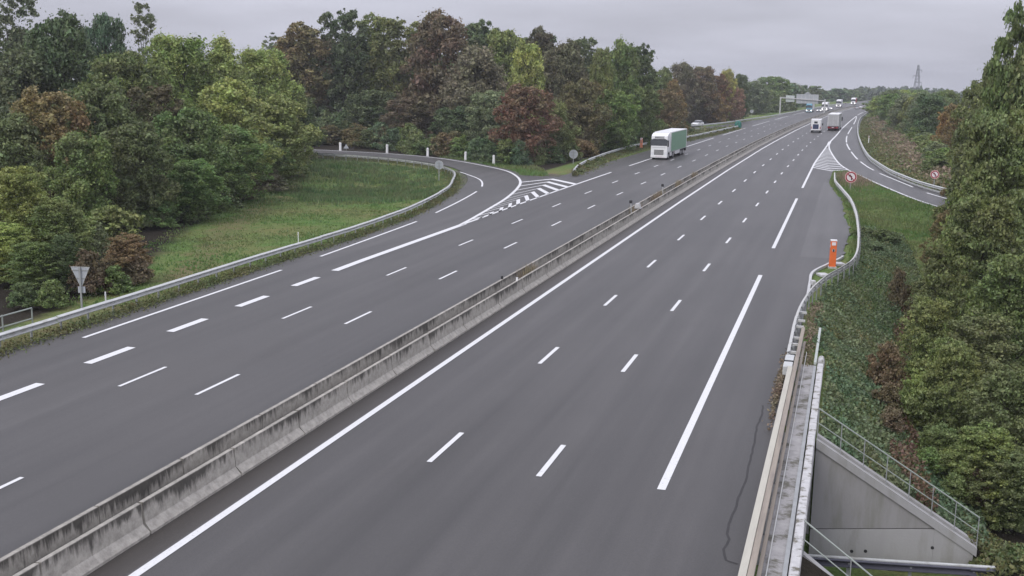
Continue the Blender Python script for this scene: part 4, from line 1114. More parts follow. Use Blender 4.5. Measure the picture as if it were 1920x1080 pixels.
# ------------------------------------------------------------------ vegetation
def sphere(n): return unit(rng.normal(size=(n, 3)))
def crown_mesh(name, seed, n, leaf, R, H, z0, nb=160, shape='round', upb=.2, flat=.75, bl=.17, fuzz=.16):
    """leaves gathered in many small sprays over an uneven crown, some inside; metres for a tree of height H and crown radius R"""
    g = np.random.default_rng(seed)
    ph = g.uniform(0, 6.28, 8)
    def env(az, tt):                    # crown radius (share of R) by direction and height: lumpy, never a ball
        if shape == 'round': p = np.sqrt(np.clip(1-((tt-.42)/.62)**2, .03, 1))
        elif shape == 'tall': p = np.sqrt(np.clip(1-((tt-.52)/.56)**2, .03, 1))
        elif shape == 'column': p = np.clip(1-.75*np.abs(tt-.35)**1.2*1.4, .15, 1)
        elif shape == 'bush': p = np.clip(np.cos(tt*np.pi/2*.95)**.6, .12, 1)
        else: p = np.clip((1-tt)**.5, .1, 1)
        q = 1+.2*np.sin(2*az+ph[0]+3*tt)+.14*np.sin(3*az+ph[1]-7*tt)+.12*np.sin(5*az+ph[2]+11*tt)+.1*np.sin(13*tt+ph[3])
        return p*np.clip(q, .45, 1.5)
    tt = g.random(nb)**(.85 if shape != 'bush' else 1.0)
    az = g.uniform(0, 2*np.pi, nb)
    fr = np.where(g.random(nb) < .72, g.uniform(.72, 1.05, nb), g.uniform(.2, .72, nb))
    rad = env(az, tt)*R*fr
    topl = H*(1-.05*np.abs(np.sin(2.5*az+ph[4])))     # uneven skyline
    bc = np.stack([rad*np.cos(az), rad*np.sin(az), z0+(topl-z0)*tt], -1)
    nl = max(5, nb//14)                                # leaders that stand out of the top
    k = np.arange(nl)
    bc[:nl] = np.stack([g.uniform(-.5, .5, nl)*R, g.uniform(-.5, .5, nl)*R, H*g.uniform(.9, 1.01, nl)], -1)
    bc[:nl, 2] -= (np.hypot(bc[:nl, 0], bc[:nl, 1])/R)**2*.35*(H-z0)
    br = R*bl*g.uniform(.55, 1.5, nb)
    br[:nl] *= .6
    if shape == 'column': br *= .9
    w = br**2; w /= w.sum()
    nin = int(n*.12)
    bi = g.choice(nb, n-nin, p=w)
    outw = unit(bc[bi]-np.array([0, 0, z0+(H-z0)*.4]))
    d = unit(unit(g.normal(size=(n-nin, 3)))+.4*outw+np.array([0, 0, upb]))
    rr = br[bi]*(1-.6*g.random(n-nin)**2)*np.where(g.random(n-nin) < fuzz, g.uniform(1, 1.8, n-nin), 1)
    P = bc[bi]+d*rr[:, None]*np.array([1, 1, flat])
    Pi = np.stack([g.normal(0, .36*R, nin), g.normal(0, .36*R, nin), z0+(H-z0)*g.uniform(.02, .85, nin)], -1)
    P = np.vstack([P, Pi]); d = np.vstack([d, sphere(nin)])
    P[:, 2] = np.maximum(P[:, 2], .03*H if z0 < .1*H else z0*.8)
    q_ = np.quantile(np.hypot(P[:, 0], P[:, 1]), .965)
    P[:, :2] *= R/q_; bc[:, :2] *= R/q_
    P[:, 2] *= H/np.quantile(P[:, 2], .998)
    nn = unit(.8*d+.8*g.normal(size=d.shape)+np.array([0, 0, .2]))
    a = unit(np.cross(nn, g.normal(size=nn.shape))); b = np.cross(nn, a)
    s = leaf*np.clip(g.lognormal(-.08, .38, len(P)), .4, 2.2)
    return quads_mesh(name, P, a*s[:, None]*.62, b*s[:, None]*.42, M['leaf']), bc

def trunk_mesh(name, seed, H, r, bc, top=.8, limbs=9):
    g = random.Random(seed); B = MB()
    pts = [(0, 0, -.4)]; x = y = 0
    for i in range(1, 6):
        x += g.uniform(-.03, .03)*H*.35; y += g.uniform(-.03, .03)*H*.35; pts.append((x, y, H*top*i/5))
    for i in range(5): B.tube(pts[i], pts[i+1], r*(1-.17*i), r*(1-.17*(i+1)), 7, caps=False)
    order = list(range(len(bc))); g.shuffle(order)
    for k in order[:limbs]:
        q = Vector(bc[k]); zi = max(.15*H, q.z-.22*H); u = min(4.99, max(0, zi/(H*top)*5)); i = int(u); p = Vector(pts[i]).lerp(Vector(pts[i+1]), u-i)
        m_ = p.lerp(q, .5)+Vector((0, 0, -.03*H))
        B.tube(p, m_, r*.42, r*.26, 5, caps=False); B.tube(m_, q, r*.26, r*.08, 5, caps=False)
    return mesh_data(name, B.v, B.f, M['bark'], smooth=True)

PROTO = {}
def proto(key, seed, n, leaf, R, H, z0, r=.22, **k):
    me, bc = crown_mesh('crown', seed, n, leaf, R, H, z0, **k)
    PROTO[key] = (me, trunk_mesh('trunk', seed, H, r, bc, limbs=9 if key[0] != 'D' else 12), R, H)
proto('A1', 1, 30000, .235, 4.5, 13, .6, nb=190)
proto('A2', 2, 30000, .235, 4.5, 13, .6, nb=160, bl=.19)
proto('A3', 3, 30000, .235, 4.5, 13, .6, nb=230, bl=.155)
proto('B1', 4, 22000, .29, 4.2, 20, 6.5, nb=150, shape='tall', r=.26)
proto('B2', 5, 18000, .29, 4.0, 20, 5.5, nb=120, shape='tall', r=.26)
proto('C1', 6, 9500, .16, 2.6, 18, 3.0, nb=120, shape='column', r=.16, bl=.12, fuzz=.3)
proto('C2', 7, 18000, .18, 3.4, 18, 2.0, nb=130, shape='column', r=.2, bl=.13, fuzz=.3)
proto('D1', 8, 7000, .16, 1.8, 3.2, .1, r=.06, nb=70, shape='bush', bl=.2, fuzz=.25)
proto('D2', 9, 7000, .16, 1.8, 3.2, .1, r=.06, nb=90, shape='bush', bl=.18, fuzz=.25)
proto('D3', 10, 7000, .16, 1.8, 3.2, .1, r=.06, nb=60, shape='bush', bl=.2, fuzz=.25)
proto('E1', 11, 52000, .17, 4.2, 13, .5, nb=330, flat=.5, bl=.135, fuzz=.2)
proto('E2', 12, 52000, .17, 4.2, 13, .5, nb=380, flat=.5, bl=.125, fuzz=.2)
proto('E3', 13, 52000, .17, 4.2, 13, .5, nb=280, flat=.55, bl=.145, fuzz=.2)
proto('F1', 14, 32000, .17, 4.2, 14, 1.0, nb=260, shape='plume', upb=.3, flat=1.2, bl=.13, fuzz=.25)
proto('F2', 15, 34000, .17, 4.2, 14, 1.0, nb=300, shape='round', upb=.3, flat=1.1, bl=.13, fuzz=.25)
proto('G1', 16, 2600, .8, 4.5, 11, .3, nb=60)
proto('G2', 17, 2600, .8, 4.5, 11, .3, nb=50)
CC = dict(dkgreen=(0.115, 0.164, 0.064), green=(0.169, 0.244, 0.071), olive=(0.206, 0.248, 0.081), light=(0.331, 0.405, 0.115), ygreen=(0.269, 0.339, 0.098),
          brown=(0.225, 0.178, 0.081), redbrown=(0.190, 0.136, 0.083), dkbrown=(0.156, 0.133, 0.075), greybrown=(0.213, 0.188, 0.121), orange=(0.300, 0.196, 0.081), greygreen=(0.206, 0.244, 0.132),
          bluegreen=(0.125, 0.202, 0.098), yellow=(0.500, 0.428, 0.127), pink=(0.362, 0.214, 0.155), rust=(0.213, 0.125, 0.067), dkolive=(0.150, 0.184, 0.064))
TREES=[
('tree', 'C2', -89.07, 104, -0.15, 21.93, 4.35, 'greygreen', 'tall airy grey green poplar cut by the left photo edge, above the dark tree', 'trees of the wood left of the meadow'),
('tree', 'A1', -79.5, 100, -0.15, 17.59, 4.7, 'dkgreen', 'tall dark green tree with a twin rounded top near the left photo edge', 'trees of the wood left of the meadow'),
('tree', 'A2', -82.05, 97, -0.15, 13.87, 4.64, 'dkgreen', 'dark green tree under the airy poplar at the left photo edge', 'trees of the wood left of the meadow'),
('tree', 'A3', -85.99, 116, -0.15, 18.33, 3.01, 'bluegreen', 'fan shaped willow like tree top between the dark twin top and the thin poplar', 'trees of the wood left of the meadow'),
('tree', 'C1', -82.13, 118, -0.15, 20.54, 2.7, 'greygreen', 'thin see through poplar standing alone against the sky above the left wood', 'trees of the wood left of the meadow'),
('tree', 'F2', -71.03, 108, -0.15, 15.76, 5.5, 'light', 'feathery light green tree top below and right of the thin see through poplar', 'trees of the wood left of the meadow'),
('tree', 'F1', -68.49, 113, -0.15, 15.73, 5.09, 'light', 'feathery pale olive tree at the middle of the skyline of the left wood', 'trees of the wood left of the meadow'),
('tree', 'F2', -67.85, 121, -0.15, 14.77, 5.39, 'light', 'feathery pale green tree forming the right shoulder of the left wood', 'trees of the wood left of the meadow'),
('tree', 'A3', -70.36, 98, -0.15, 13.73, 4.55, 'green', 'rounded mid green tree in front of the spiky willow top', 'trees of the wood left of the meadow'),
('tree', 'A2', -64.32, 116, -0.15, 9.1, 5.05, 'light', 'yellow green spreading tree at the right end of the left wood over the meadow', 'trees of the wood left of the meadow'),
('tree', 'A1', -61.65, 103, -0.15, 11.24, 4.66, 'light', 'broad olive green tree behind the dark bushes of the left wood edge', 'trees of the wood left of the meadow'),
('tree', 'A3', -62.42, 83, -0.15, 10.85, 3.68, 'dkolive', 'brownish green tree left of the dark brown half bare one', 'trees of the wood left of the meadow'),
('tree', 'A1', -62.06, 76, -0.15, 10.46, 3.53, 'orange', 'rusty brown topped tree at the front of the left wood', 'trees of the wood left of the meadow'),
('tree', 'A2', -62.28, 72, -0.15, 8.58, 3.09, 'dkolive', 'dull olive brown tree at the left photo edge under the rusty topped one', 'trees of the wood left of the meadow'),
('tree', 'B2', -59.7, 87, -0.15, 10.79, 2.61, 'dkbrown', 'dark brown half bare tree in the middle of the left wood', 'trees of the wood left of the meadow'),
('tree', 'A2', -54.75, 84, -0.15, 8.87, 3.64, 'green', 'dense dark green tree right of the dark brown half bare one', 'trees of the wood left of the meadow'),
('tree', 'A3', -56.1, 93, -0.15, 7.15, 3.74, 'green', 'mid green bushy tree over the low bushes along the meadow', 'trees of the wood left of the meadow'),
('tree', 'A1', -53.43, 75, -0.15, 8.1, 3.1, 'dkolive', 'dark tree with flat layered branches left of the meadow bushes', 'trees of the wood left of the meadow'),
('tree', 'A3', -60.98, 108, -0.15, 4.75, 3.74, 'green', 'green tree low at the meadow corner below the yellow green tree', 'trees of the wood left of the meadow'),
('tree', 'A1', -67.01, 126, -0.15, 4.96, 2.49, 'light', 'small pale tree leaning out over the meadow end beside the slip road', 'trees of the wood left of the meadow'),
('tree', 'A2', -54.49, 70, -0.15, 7.46, 2.56, 'green', 'green tree behind the bushes by the triangular sign', 'trees of the wood left of the meadow'),
('tree', 'A3', -51.58, 80, -0.15, 4.94, 2.62, 'green', 'leafy dark green shrub tree at the edge of the near meadow', 'trees of the wood left of the meadow'),
('tree', 'A3', -86.7, 128, -0.15, 13.58, 5.54, 'dkgreen', 'dark filler tree deep inside the left wood behind the front trees', 'inner trees of the left wood'),
('tree', 'A2', -82.93, 132, -0.15, 13.0, 5.65, 'dkgreen', 'dark filler tree deep inside the left wood behind the front trees', 'inner trees of the left wood'),
('tree', 'A3', -99.7, 120, -0.15, 16.59, 6.04, 'dkgreen', 'dark filler tree deep inside the left wood behind the front trees', 'inner trees of the left wood'),
('tree', 'A2', -92.61, 122, -0.15, 15.39, 5.71, 'dkgreen', 'dark filler tree deep inside the left wood behind the front trees', 'inner trees of the left wood'),
('tree', 'A3', -78.36, 135, -0.15, 11.7, 5.72, 'dkgreen', 'dark filler tree deep inside the left wood behind the front trees', 'inner trees of the left wood'),
('tree', 'A3', -74.71, 140, -0.15, 10.34, 4.03, 'dkgreen', 'dark filler tree deep inside the left wood behind the front trees', 'inner trees of the left wood'),
('bush', 'E3', -48.12, 56, -0.15, 6.28, 2.42, 'ygreen', 'yellow green bush at the left photo edge below the brown tree', 'bushes along the edge of the left wood'),
('bush', 'E3', -44.75, 55, -0.15, 4.6, 2.05, 'olive', 'grey olive bush left of the triangular sign', 'bushes along the edge of the left wood'),
('bush', 'E1', -45.86, 52, -0.15, 3.38, 1.98, 'ygreen', 'bright yellow green bush low at the left photo edge above the handrail', 'bushes along the edge of the left wood'),
('bush', 'E2', -42.42, 50, -0.15, 2.78, 1.6, 'green', 'dark green bush right above the handrail end', 'bushes along the edge of the left wood'),
('bush', 'E1', -41.12, 51, -0.15, 3.16, 1.03, 'dkgreen', 'dark ivy clad bush just left of the triangular sign', 'bushes along the edge of the left wood'),
('bush', 'E3', -40.09, 55, -0.15, 2.7, 1.55, 'brown', 'rust brown bush right of the triangular sign', 'bushes along the edge of the left wood'),
('bush', 'D1', -39.61, 51, -0.15, 2.36, 1.17, 'redbrown', 'reddish brown bramble behind the triangular sign', 'bushes along the edge of the left wood'),
('bush', 'D1', -39.07, 54.5, -0.15, 1.64, 0.92, 'redbrown', 'dark red leaved bush at the right end of the bushes by the triangular sign', 'bushes along the edge of the left wood'),
('bush', 'D1', -39.05, 52, -0.15, 1.35, 1.19, 'green', 'green bush between the red leaved bushes', 'bushes along the edge of the left wood'),
('bush', 'D2', -49.07, 66, -0.15, 2.82, 2.05, 'olive', 'olive bush behind the rust brown one', 'bushes along the edge of the left wood'),
('bush', 'D2', -52.51, 76, -0.15, 2.15, 2.11, 'green', 'green bush at the left end of the meadow', 'bushes along the edge of the left wood'),
('bush', 'D1', -52.21, 80, -0.15, 2.07, 1.98, 'dkgreen', 'dark green bush on the meadow edge right of the green one', 'bushes along the edge of the left wood'),
('bush', 'D2', -53.75, 87, -0.15, 2.28, 2.13, 'dkgreen', 'dark green bush in the middle of the meadow edge', 'bushes along the edge of the left wood'),
('bush', 'D3', -56.33, 96, -0.15, 2.16, 2.07, 'dkbrown', 'grey brown bare bush on the meadow edge', 'bushes along the edge of the left wood'),
('bush', 'D1', -58.19, 104, -0.15, 2.11, 2.22, 'dkbrown', 'brown twiggy bush at the far part of the meadow edge', 'bushes along the edge of the left wood'),
('bush', 'D3', -64.25, 120, -0.15, 1.82, 2.23, 'green', 'small green bush at the far end of the meadow by the slip road', 'bushes along the edge of the left wood'),
('bush', 'D1', -40.71, 47, -0.15, 1.2, 0.83, 'dkgreen', 'dark bush behind the handrail end at the left photo edge', 'bushes along the edge of the left wood'),
('bush', 'D1', -39.29, 47.5, -0.15, 1.35, 0.83, 'green', 'low green bush between the handrail end and the triangular sign', 'bushes along the edge of the left wood'),
('bush', 'D3', -45.89, 60, -0.15, 2.41, 1.02, 'greygreen', 'pale grey green bush with thin upright shoots', 'bushes along the edge of the left wood'),
('tree', 'C1', -103.9, 190, -0.15, 19.2, 3.46, 'greygreen', 'thin pale tree top between the left wood and the tall dark wood', 'tall trees of the wood behind the curved slip road'),
('tree', 'B1', -94.55, 182, -0.15, 20.57, 5.41, 'brown', 'brown topped tall tree at the left end of the tall wood, bare stems below', 'tall trees of the wood behind the curved slip road'),
('tree', 'B2', -88.39, 186, -0.15, 22.98, 4.5, 'dkgreen', 'highest dark narrow tree near the left end of the tall wood', 'tall trees of the wood behind the curved slip road'),
('tree', 'B1', -84.88, 192, -0.15, 22.57, 4.61, 'olive', 'dark olive tall tree right of the highest dark narrow one', 'tall trees of the wood behind the curved slip road'),
('tree', 'B2', -76.97, 186, -0.15, 21.51, 5.13, 'olive', 'olive green rounded tall tree left of the purple brown one', 'tall trees of the wood behind the curved slip road'),
('tree', 'A1', -68.12, 181, -0.15, 22.49, 6.74, 'redbrown', 'big purple brown tall tree in the middle of the tall wood', 'tall trees of the wood behind the curved slip road'),
('tree', 'B1', -64.45, 193, -0.15, 21.51, 4.5, 'dkgreen', 'dark green tall tree right of the purple brown one', 'tall trees of the wood behind the curved slip road'),
('tree', 'A2', -58.79, 174, -0.15, 16.57, 6.44, 'greybrown', 'grey brown broad tree in front of the dark tall trees', 'tall trees of the wood behind the curved slip road'),
('tree', 'A3', -58.69, 188, -0.15, 19.66, 5.06, 'olive', 'brownish olive tall tree left of the bright green crown', 'tall trees of the wood behind the curved slip road'),
('tree', 'A1', -47.99, 166, -0.15, 17.21, 3.56, 'light', 'bright green rounded crown standing out of the tall wood', 'tall trees of the wood behind the curved slip road'),
('tree', 'B1', -54.82, 197, -0.15, 20.6, 3.34, 'dkbrown', 'dark pointed tree top behind the bright green crown', 'tall trees of the wood behind the curved slip road'),
('tree', 'A1', -47.06, 186, -0.15, 17.87, 4.71, 'dkbrown', 'dark brown leaved tree right of the bright green crown', 'tall trees of the wood behind the curved slip road'),
('tree', 'B2', -46.94, 197, -0.15, 18.78, 3.78, 'dkgreen', 'dark tree top right of the dark brown leaved one', 'tall trees of the wood behind the curved slip road'),
('tree', 'A3', -39.93, 182, -0.15, 16.59, 2.61, 'olive', 'narrow olive green tree in the right part of the tall wood', 'tall trees of the wood behind the curved slip road'),
('tree', 'A2', -38.83, 193, -0.15, 18.32, 3.89, 'green', 'rounded green tree near the right end of the tall wood', 'tall trees of the wood behind the curved slip road'),
('tree', 'B1', -37.67, 206, -0.15, 18.0, 2.92, 'dkgreen', 'dark end tree of the tall wood above the lorry', 'tall trees of the wood behind the curved slip road'),
('tree', 'A1', -43.64, 150, -0.15, 10.83, 4.6, 'rust', 'red brown bushy tree standing in front at the wood corner by the chevrons', 'tall trees of the wood behind the curved slip road'),
('tree', 'A3', -51.48, 160, -0.15, 9.72, 4.36, 'greygreen', 'grey green spreading tree left of the red brown bushy tree', 'tall trees of the wood behind the curved slip road'),
('tree', 'A2', -58.71, 165, -0.15, 7.26, 4.55, 'dkgreen', 'dark green lower tree under the big purple brown one', 'tall trees of the wood behind the curved slip road'),
('tree', 'A1', -69.53, 172, -0.15, 8.59, 4.8, 'redbrown', 'brown red lower tree left under the big purple brown one', 'tall trees of the wood behind the curved slip road'),
('tree', 'A2', -40.98, 172, -0.15, 11.61, 4.36, 'brown', 'brown leaved tree between the red bushy tree and the orange box', 'tall trees of the wood behind the curved slip road'),
('tree', 'A3', -37.73, 181, -0.15, 9.96, 4.34, 'green', 'mid green tree behind the small orange box', 'tall trees of the wood behind the curved slip road'),
('tree', 'A1', -36.03, 198, -0.15, 10.78, 3.77, 'green', 'leafy green tree behind the lorry roof', 'tall trees of the wood behind the curved slip road'),
('tree', 'A2', -41.51, 158, -0.15, 8.56, 3.08, 'olive', 'olive tree just right of the red brown bushy tree', 'tall trees of the wood behind the curved slip road'),
('tree', 'A3', -77.92, 176, -0.15, 9.26, 4.95, 'dkgreen', 'dark green inner tree between the bare stems and the purple brown tree', 'tall trees of the wood behind the curved slip road'),
('tree', 'B2', -96.97, 196, -0.15, 18.67, 4.54, 'dkbrown', 'dark brown tall tree with bare straight stems', 'tall trees of the wood behind the curved slip road'),
('tree', 'B1', -92.91, 200, -0.15, 16.84, 4.6, 'dkgreen', 'dark stemmed tall tree behind the highest narrow one', 'tall trees of the wood behind the curved slip road'),
('tree', 'A1', -40.55, 248, -0.15, 14.2, 3.51, 'olive', 'olive green tree left of the row of brown tree tops', 'tall trees of the wood behind the curved slip road'),
('tree', 'A2', -43.74, 300, -0.15, 16.08, 4.92, 'dkbrown', 'dark brown tall tree beyond the lorry', 'tall trees of the wood behind the curved slip road'),
('tree', 'A3', -40.34, 312, -0.15, 15.15, 5.46, 'redbrown', 'purple brown tree beyond the lorry, right of the dark brown one', 'tall trees of the wood behind the curved slip road'),
('tree', 'A1', -37.05, 318, -0.15, 13.22, 4.44, 'rust', 'rust red tree in the far autumn row', 'tall trees of the wood behind the curved slip road'),
('tree', 'A2', -34.97, 328, -0.15, 14.8, 3.42, 'yellow', 'bright yellow tree top in the far autumn row', 'tall trees of the wood behind the curved slip road'),
('tree', 'A3', -32.71, 338, -0.15, 13.39, 3.13, 'dkgreen', 'dark green tree closing the far autumn row', 'tall trees of the wood behind the curved slip road'),
('tree', 'A1', -41.83, 306, -0.15, 8.57, 5.39, 'redbrown', 'low pinkish brown tree under the far autumn row', 'tall trees of the wood behind the curved slip road'),
('tree', 'A2', -37.13, 312, -0.15, 8.61, 4.38, 'orange', 'orange leaved tree low in the far autumn row', 'tall trees of the wood behind the curved slip road'),
('tree', 'A3', -32.74, 328, -0.15, 9.59, 3.05, 'pink', 'salmon pink tree right of the yellow tree top', 'tall trees of the wood behind the curved slip road'),
('tree', 'A1', -37.2, 232, -0.15, 9.55, 3.84, 'brown', 'dull brown tree behind the green lorry trailer', 'tall trees of the wood behind the curved slip road'),
('tree', 'A2', -38.14, 246, -0.15, 11.7, 3.19, 'orange', 'small orange topped tree at the left of the far autumn row', 'tall trees of the wood behind the curved slip road'),
('tree', 'A2', -33.68, 400, -0.15, 11.51, 6.47, 'greygreen', 'grey green rounded tree beyond the far autumn row', 'tall trees of the wood behind the curved slip road'),
('tree', 'A3', -31.57, 460, -0.15, 13.19, 7.92, 'green', 'rounded green hump tree left of the sign gantry', 'tall trees of the wood behind the curved slip road'),
('tree', 'A1', -31.17, 430, -0.15, 8.43, 5.95, 'olive', 'olive tree in front of the hump shaped one', 'tall trees of the wood behind the curved slip road'),
('tree', 'A2', -27.44, 530, -0.15, 10.63, 7.28, 'dkgreen', 'dark green tree behind the left half of the sign gantry', 'tall trees of the wood behind the curved slip road'),
('tree', 'B2', -111.17, 211.1, -0.15, 18.57, 5.48, 'dkgreen', 'dark tall tree in the inner rows of the wood behind the slip road', 'inner trees of the tall wood'),
('tree', 'B2', -105.81, 208.1, -0.15, 18.72, 5.37, 'dkgreen', 'dark tall tree in the inner rows of the wood behind the slip road', 'inner trees of the tall wood'),
('tree', 'B1', -112.91, 224.2, -0.15, 14.47, 5.8, 'dkgreen', 'dark tall tree in the inner rows of the wood behind the slip road', 'inner trees of the tall wood'),
('tree', 'B1', -100.62, 208.6, -0.15, 17.66, 5.35, 'dkgreen', 'dark tall tree in the inner rows of the wood behind the slip road', 'inner trees of the tall wood'),
('tree', 'B1', -101.89, 216.9, -0.15, 18.66, 5.54, 'dkgreen', 'dark tall tree in the inner rows of the wood behind the slip road', 'inner trees of the tall wood'),
('tree', 'B2', -95.78, 209.3, -0.15, 17.65, 5.34, 'dkgreen', 'dark tall tree in the inner rows of the wood behind the slip road', 'inner trees of the tall wood'),
('tree', 'B1', -94.05, 208.7, -0.15, 17.88, 5.31, 'dkgreen', 'dark tall tree in the inner rows of the wood behind the slip road', 'inner trees of the tall wood'),
('tree', 'B1', -97.88, 223.0, -0.15, 15.9, 5.67, 'dkgreen', 'dark tall tree in the inner rows of the wood behind the slip road', 'inner trees of the tall wood'),
('tree', 'B2', -87.45, 206.5, -0.15, 14.17, 5.23, 'dkgreen', 'dark tall tree in the inner rows of the wood behind the slip road', 'inner trees of the tall wood'),
('tree', 'B2', -87.65, 211.9, -0.15, 16.61, 5.35, 'dkgreen', 'dark tall tree in the inner rows of the wood behind the slip road', 'inner trees of the tall wood'),
('tree', 'B1', -85.16, 210.6, -0.15, 13.37, 5.31, 'dkgreen', 'dark tall tree in the inner rows of the wood behind the slip road', 'inner trees of the tall wood'),
('tree', 'B2', -83.6, 213.9, -0.15, 17.41, 5.36, 'dkgreen', 'dark tall tree in the inner rows of the wood behind the slip road', 'inner trees of the tall wood'),
('tree', 'B1', -77.4, 205.2, -0.15, 14.99, 5.13, 'dkgreen', 'dark tall tree in the inner rows of the wood behind the slip road', 'inner trees of the tall wood'),
('tree', 'B1', -82.51, 226.0, -0.15, 14.97, 5.63, 'dkgreen', 'dark tall tree in the inner rows of the wood behind the slip road', 'inner trees of the tall wood'),
('tree', 'B2', -79.22, 225.7, -0.15, 16.73, 5.6, 'dkgreen', 'dark tall tree in the inner rows of the wood behind the slip road', 'inner trees of the tall wood'),
('tree', 'B2', -71.55, 210.5, -0.15, 19.12, 5.19, 'dkgreen', 'dark tall tree in the inner rows of the wood behind the slip road', 'inner trees of the tall wood'),
('tree', 'B2', -73.36, 222.5, -0.15, 20.02, 5.47, 'dkgreen', 'dark tall tree in the inner rows of the wood behind the slip road', 'inner trees of the tall wood'),
('tree', 'B2', -65.51, 207.0, -0.15, 16.41, 5.09, 'dkgreen', 'dark tall tree in the inner rows of the wood behind the slip road', 'inner trees of the tall wood'),
('tree', 'B2', -64.51, 208.3, -0.15, 13.77, 5.12, 'dkgreen', 'dark tall tree in the inner rows of the wood behind the slip road', 'inner trees of the tall wood'),
('tree', 'B2', -63.0, 211.9, -0.15, 17.91, 5.17, 'dkgreen', 'dark tall tree in the inner rows of the wood behind the slip road', 'inner trees of the tall wood'),
('tree', 'B2', -62.07, 218.8, -0.15, 13.43, 5.34, 'dkgreen', 'dark tall tree in the inner rows of the wood behind the slip road', 'inner trees of the tall wood'),
('tree', 'B2', -57.74, 207.5, -0.15, 19.43, 5.03, 'dkgreen', 'dark tall tree in the inner rows of the wood behind the slip road', 'inner trees of the tall wood'),
('tree', 'B2', -57.11, 217.7, -0.15, 16.59, 5.27, 'dkgreen', 'dark tall tree in the inner rows of the wood behind the slip road', 'inner trees of the tall wood'),
('tree', 'B1', -54.11, 213.4, -0.15, 14.04, 5.16, 'dkgreen', 'dark tall tree in the inner rows of the wood behind the slip road', 'inner trees of the tall wood'),
('tree', 'B1', -53.36, 219.2, -0.15, 15.02, 5.28, 'dkgreen', 'dark tall tree in the inner rows of the wood behind the slip road', 'inner trees of the tall wood'),
('tree', 'B2', -50.54, 220.5, -0.15, 16.44, 5.29, 'dkgreen', 'dark tall tree in the inner rows of the wood behind the slip road', 'inner trees of the tall wood'),
('tree', 'B1', -51.23, 228.6, -0.15, 15.92, 5.48, 'dkgreen', 'dark tall tree in the inner rows of the wood behind the slip road', 'inner trees of the tall wood'),
('tree', 'B2', -49.83, 242.6, -0.15, 11.94, 5.8, 'dkgreen', 'dark tall tree in the inner rows of the wood behind the slip road', 'inner trees of the tall wood'),
('tree', 'B2', -46.07, 232.9, -0.15, 16.49, 5.54, 'dkgreen', 'dark tall tree in the inner rows of the wood behind the slip road', 'inner trees of the tall wood'),
('tree', 'B2', -43.65, 231.2, -0.15, 12.54, 5.5, 'dkgreen', 'dark tall tree in the inner rows of the wood behind the slip road', 'inner trees of the tall wood'),
('bush', 'D1', -95.54, 186.0, -0.15, 5.13, 3.65, 'dkgreen', 'low dark green bush in the undergrowth along the foot of the tall wood', 'undergrowth bushes of the tall wood'),
('bush', 'D1', -94.47, 186.2, -0.15, 5.54, 3.65, 'dkgreen', 'low dark green bush in the undergrowth along the foot of the tall wood', 'undergrowth bushes of the tall wood'),
('bush', 'D3', -95.01, 190.6, -0.15, 5.81, 3.72, 'dkgreen', 'low dark green bush in the undergrowth along the foot of the tall wood', 'undergrowth bushes of the tall wood'),
('bush', 'D3', -87.46, 178.5, -0.15, 5.62, 3.48, 'dkgreen', 'low dark green bush in the undergrowth along the foot of the tall wood', 'undergrowth bushes of the tall wood'),
('bush', 'D3', -88.54, 182.5, -0.15, 5.17, 3.55, 'dkgreen', 'low dark green bush in the undergrowth along the foot of the tall wood', 'undergrowth bushes of the tall wood'),
('bush', 'D3', -92.16, 193.3, -0.15, 4.76, 3.76, 'dkgreen', 'low dark green bush in the undergrowth along the foot of the tall wood', 'undergrowth bushes of the tall wood'),
('bush', 'D1', -83.78, 178.2, -0.15, 5.74, 3.46, 'dkgreen', 'low dark green bush in the undergrowth along the foot of the tall wood', 'undergrowth bushes of the tall wood'),
('bush', 'D2', -84.19, 182.4, -0.15, 6.33, 3.53, 'dkgreen', 'low dark green bush in the undergrowth along the foot of the tall wood', 'undergrowth bushes of the tall wood'),
('bush', 'D3', -86.95, 190.8, -0.15, 5.15, 3.69, 'dkgreen', 'low dark green bush in the undergrowth along the foot of the tall wood', 'undergrowth bushes of the tall wood'),
('bush', 'D3', -86.49, 193.0, -0.15, 6.0, 3.72, 'dkgreen', 'low dark green bush in the undergrowth along the foot of the tall wood', 'undergrowth bushes of the tall wood'),
('bush', 'D1', -83.29, 189.0, -0.15, 4.65, 3.64, 'dkgreen', 'low dark green bush in the undergrowth along the foot of the tall wood', 'undergrowth bushes of the tall wood'),
('bush', 'D2', -80.22, 186.5, -0.15, 5.79, 3.58, 'dkgreen', 'low dark green bush in the undergrowth along the foot of the tall wood', 'undergrowth bushes of the tall wood'),
('bush', 'D2', -79.37, 185.6, -0.15, 4.65, 3.56, 'dkgreen', 'low dark green bush in the undergrowth along the foot of the tall wood', 'undergrowth bushes of the tall wood'),
('bush', 'D3', -77.09, 184.7, -0.15, 5.48, 3.53, 'dkgreen', 'low dark green bush in the undergrowth along the foot of the tall wood', 'undergrowth bushes of the tall wood'),
('bush', 'D3', -79.26, 193.0, -0.15, 5.66, 3.68, 'dkgreen', 'low dark green bush in the undergrowth along the foot of the tall wood', 'undergrowth bushes of the tall wood'),
('bush', 'D3', -76.28, 188.2, -0.15, 5.11, 3.59, 'dkgreen', 'low dark green bush in the undergrowth along the foot of the tall wood', 'undergrowth bushes of the tall wood'),
('bush', 'D1', -86.41, 168.7, -0.15, 4.08, 2.73, 'dkgreen', 'low dark green bush in the undergrowth along the foot of the tall wood', 'undergrowth bushes of the tall wood'),
('bush', 'D3', -87.88, 173.0, -0.15, 4.25, 3.37, 'dkgreen', 'low dark green bush in the undergrowth along the foot of the tall wood', 'undergrowth bushes of the tall wood'),
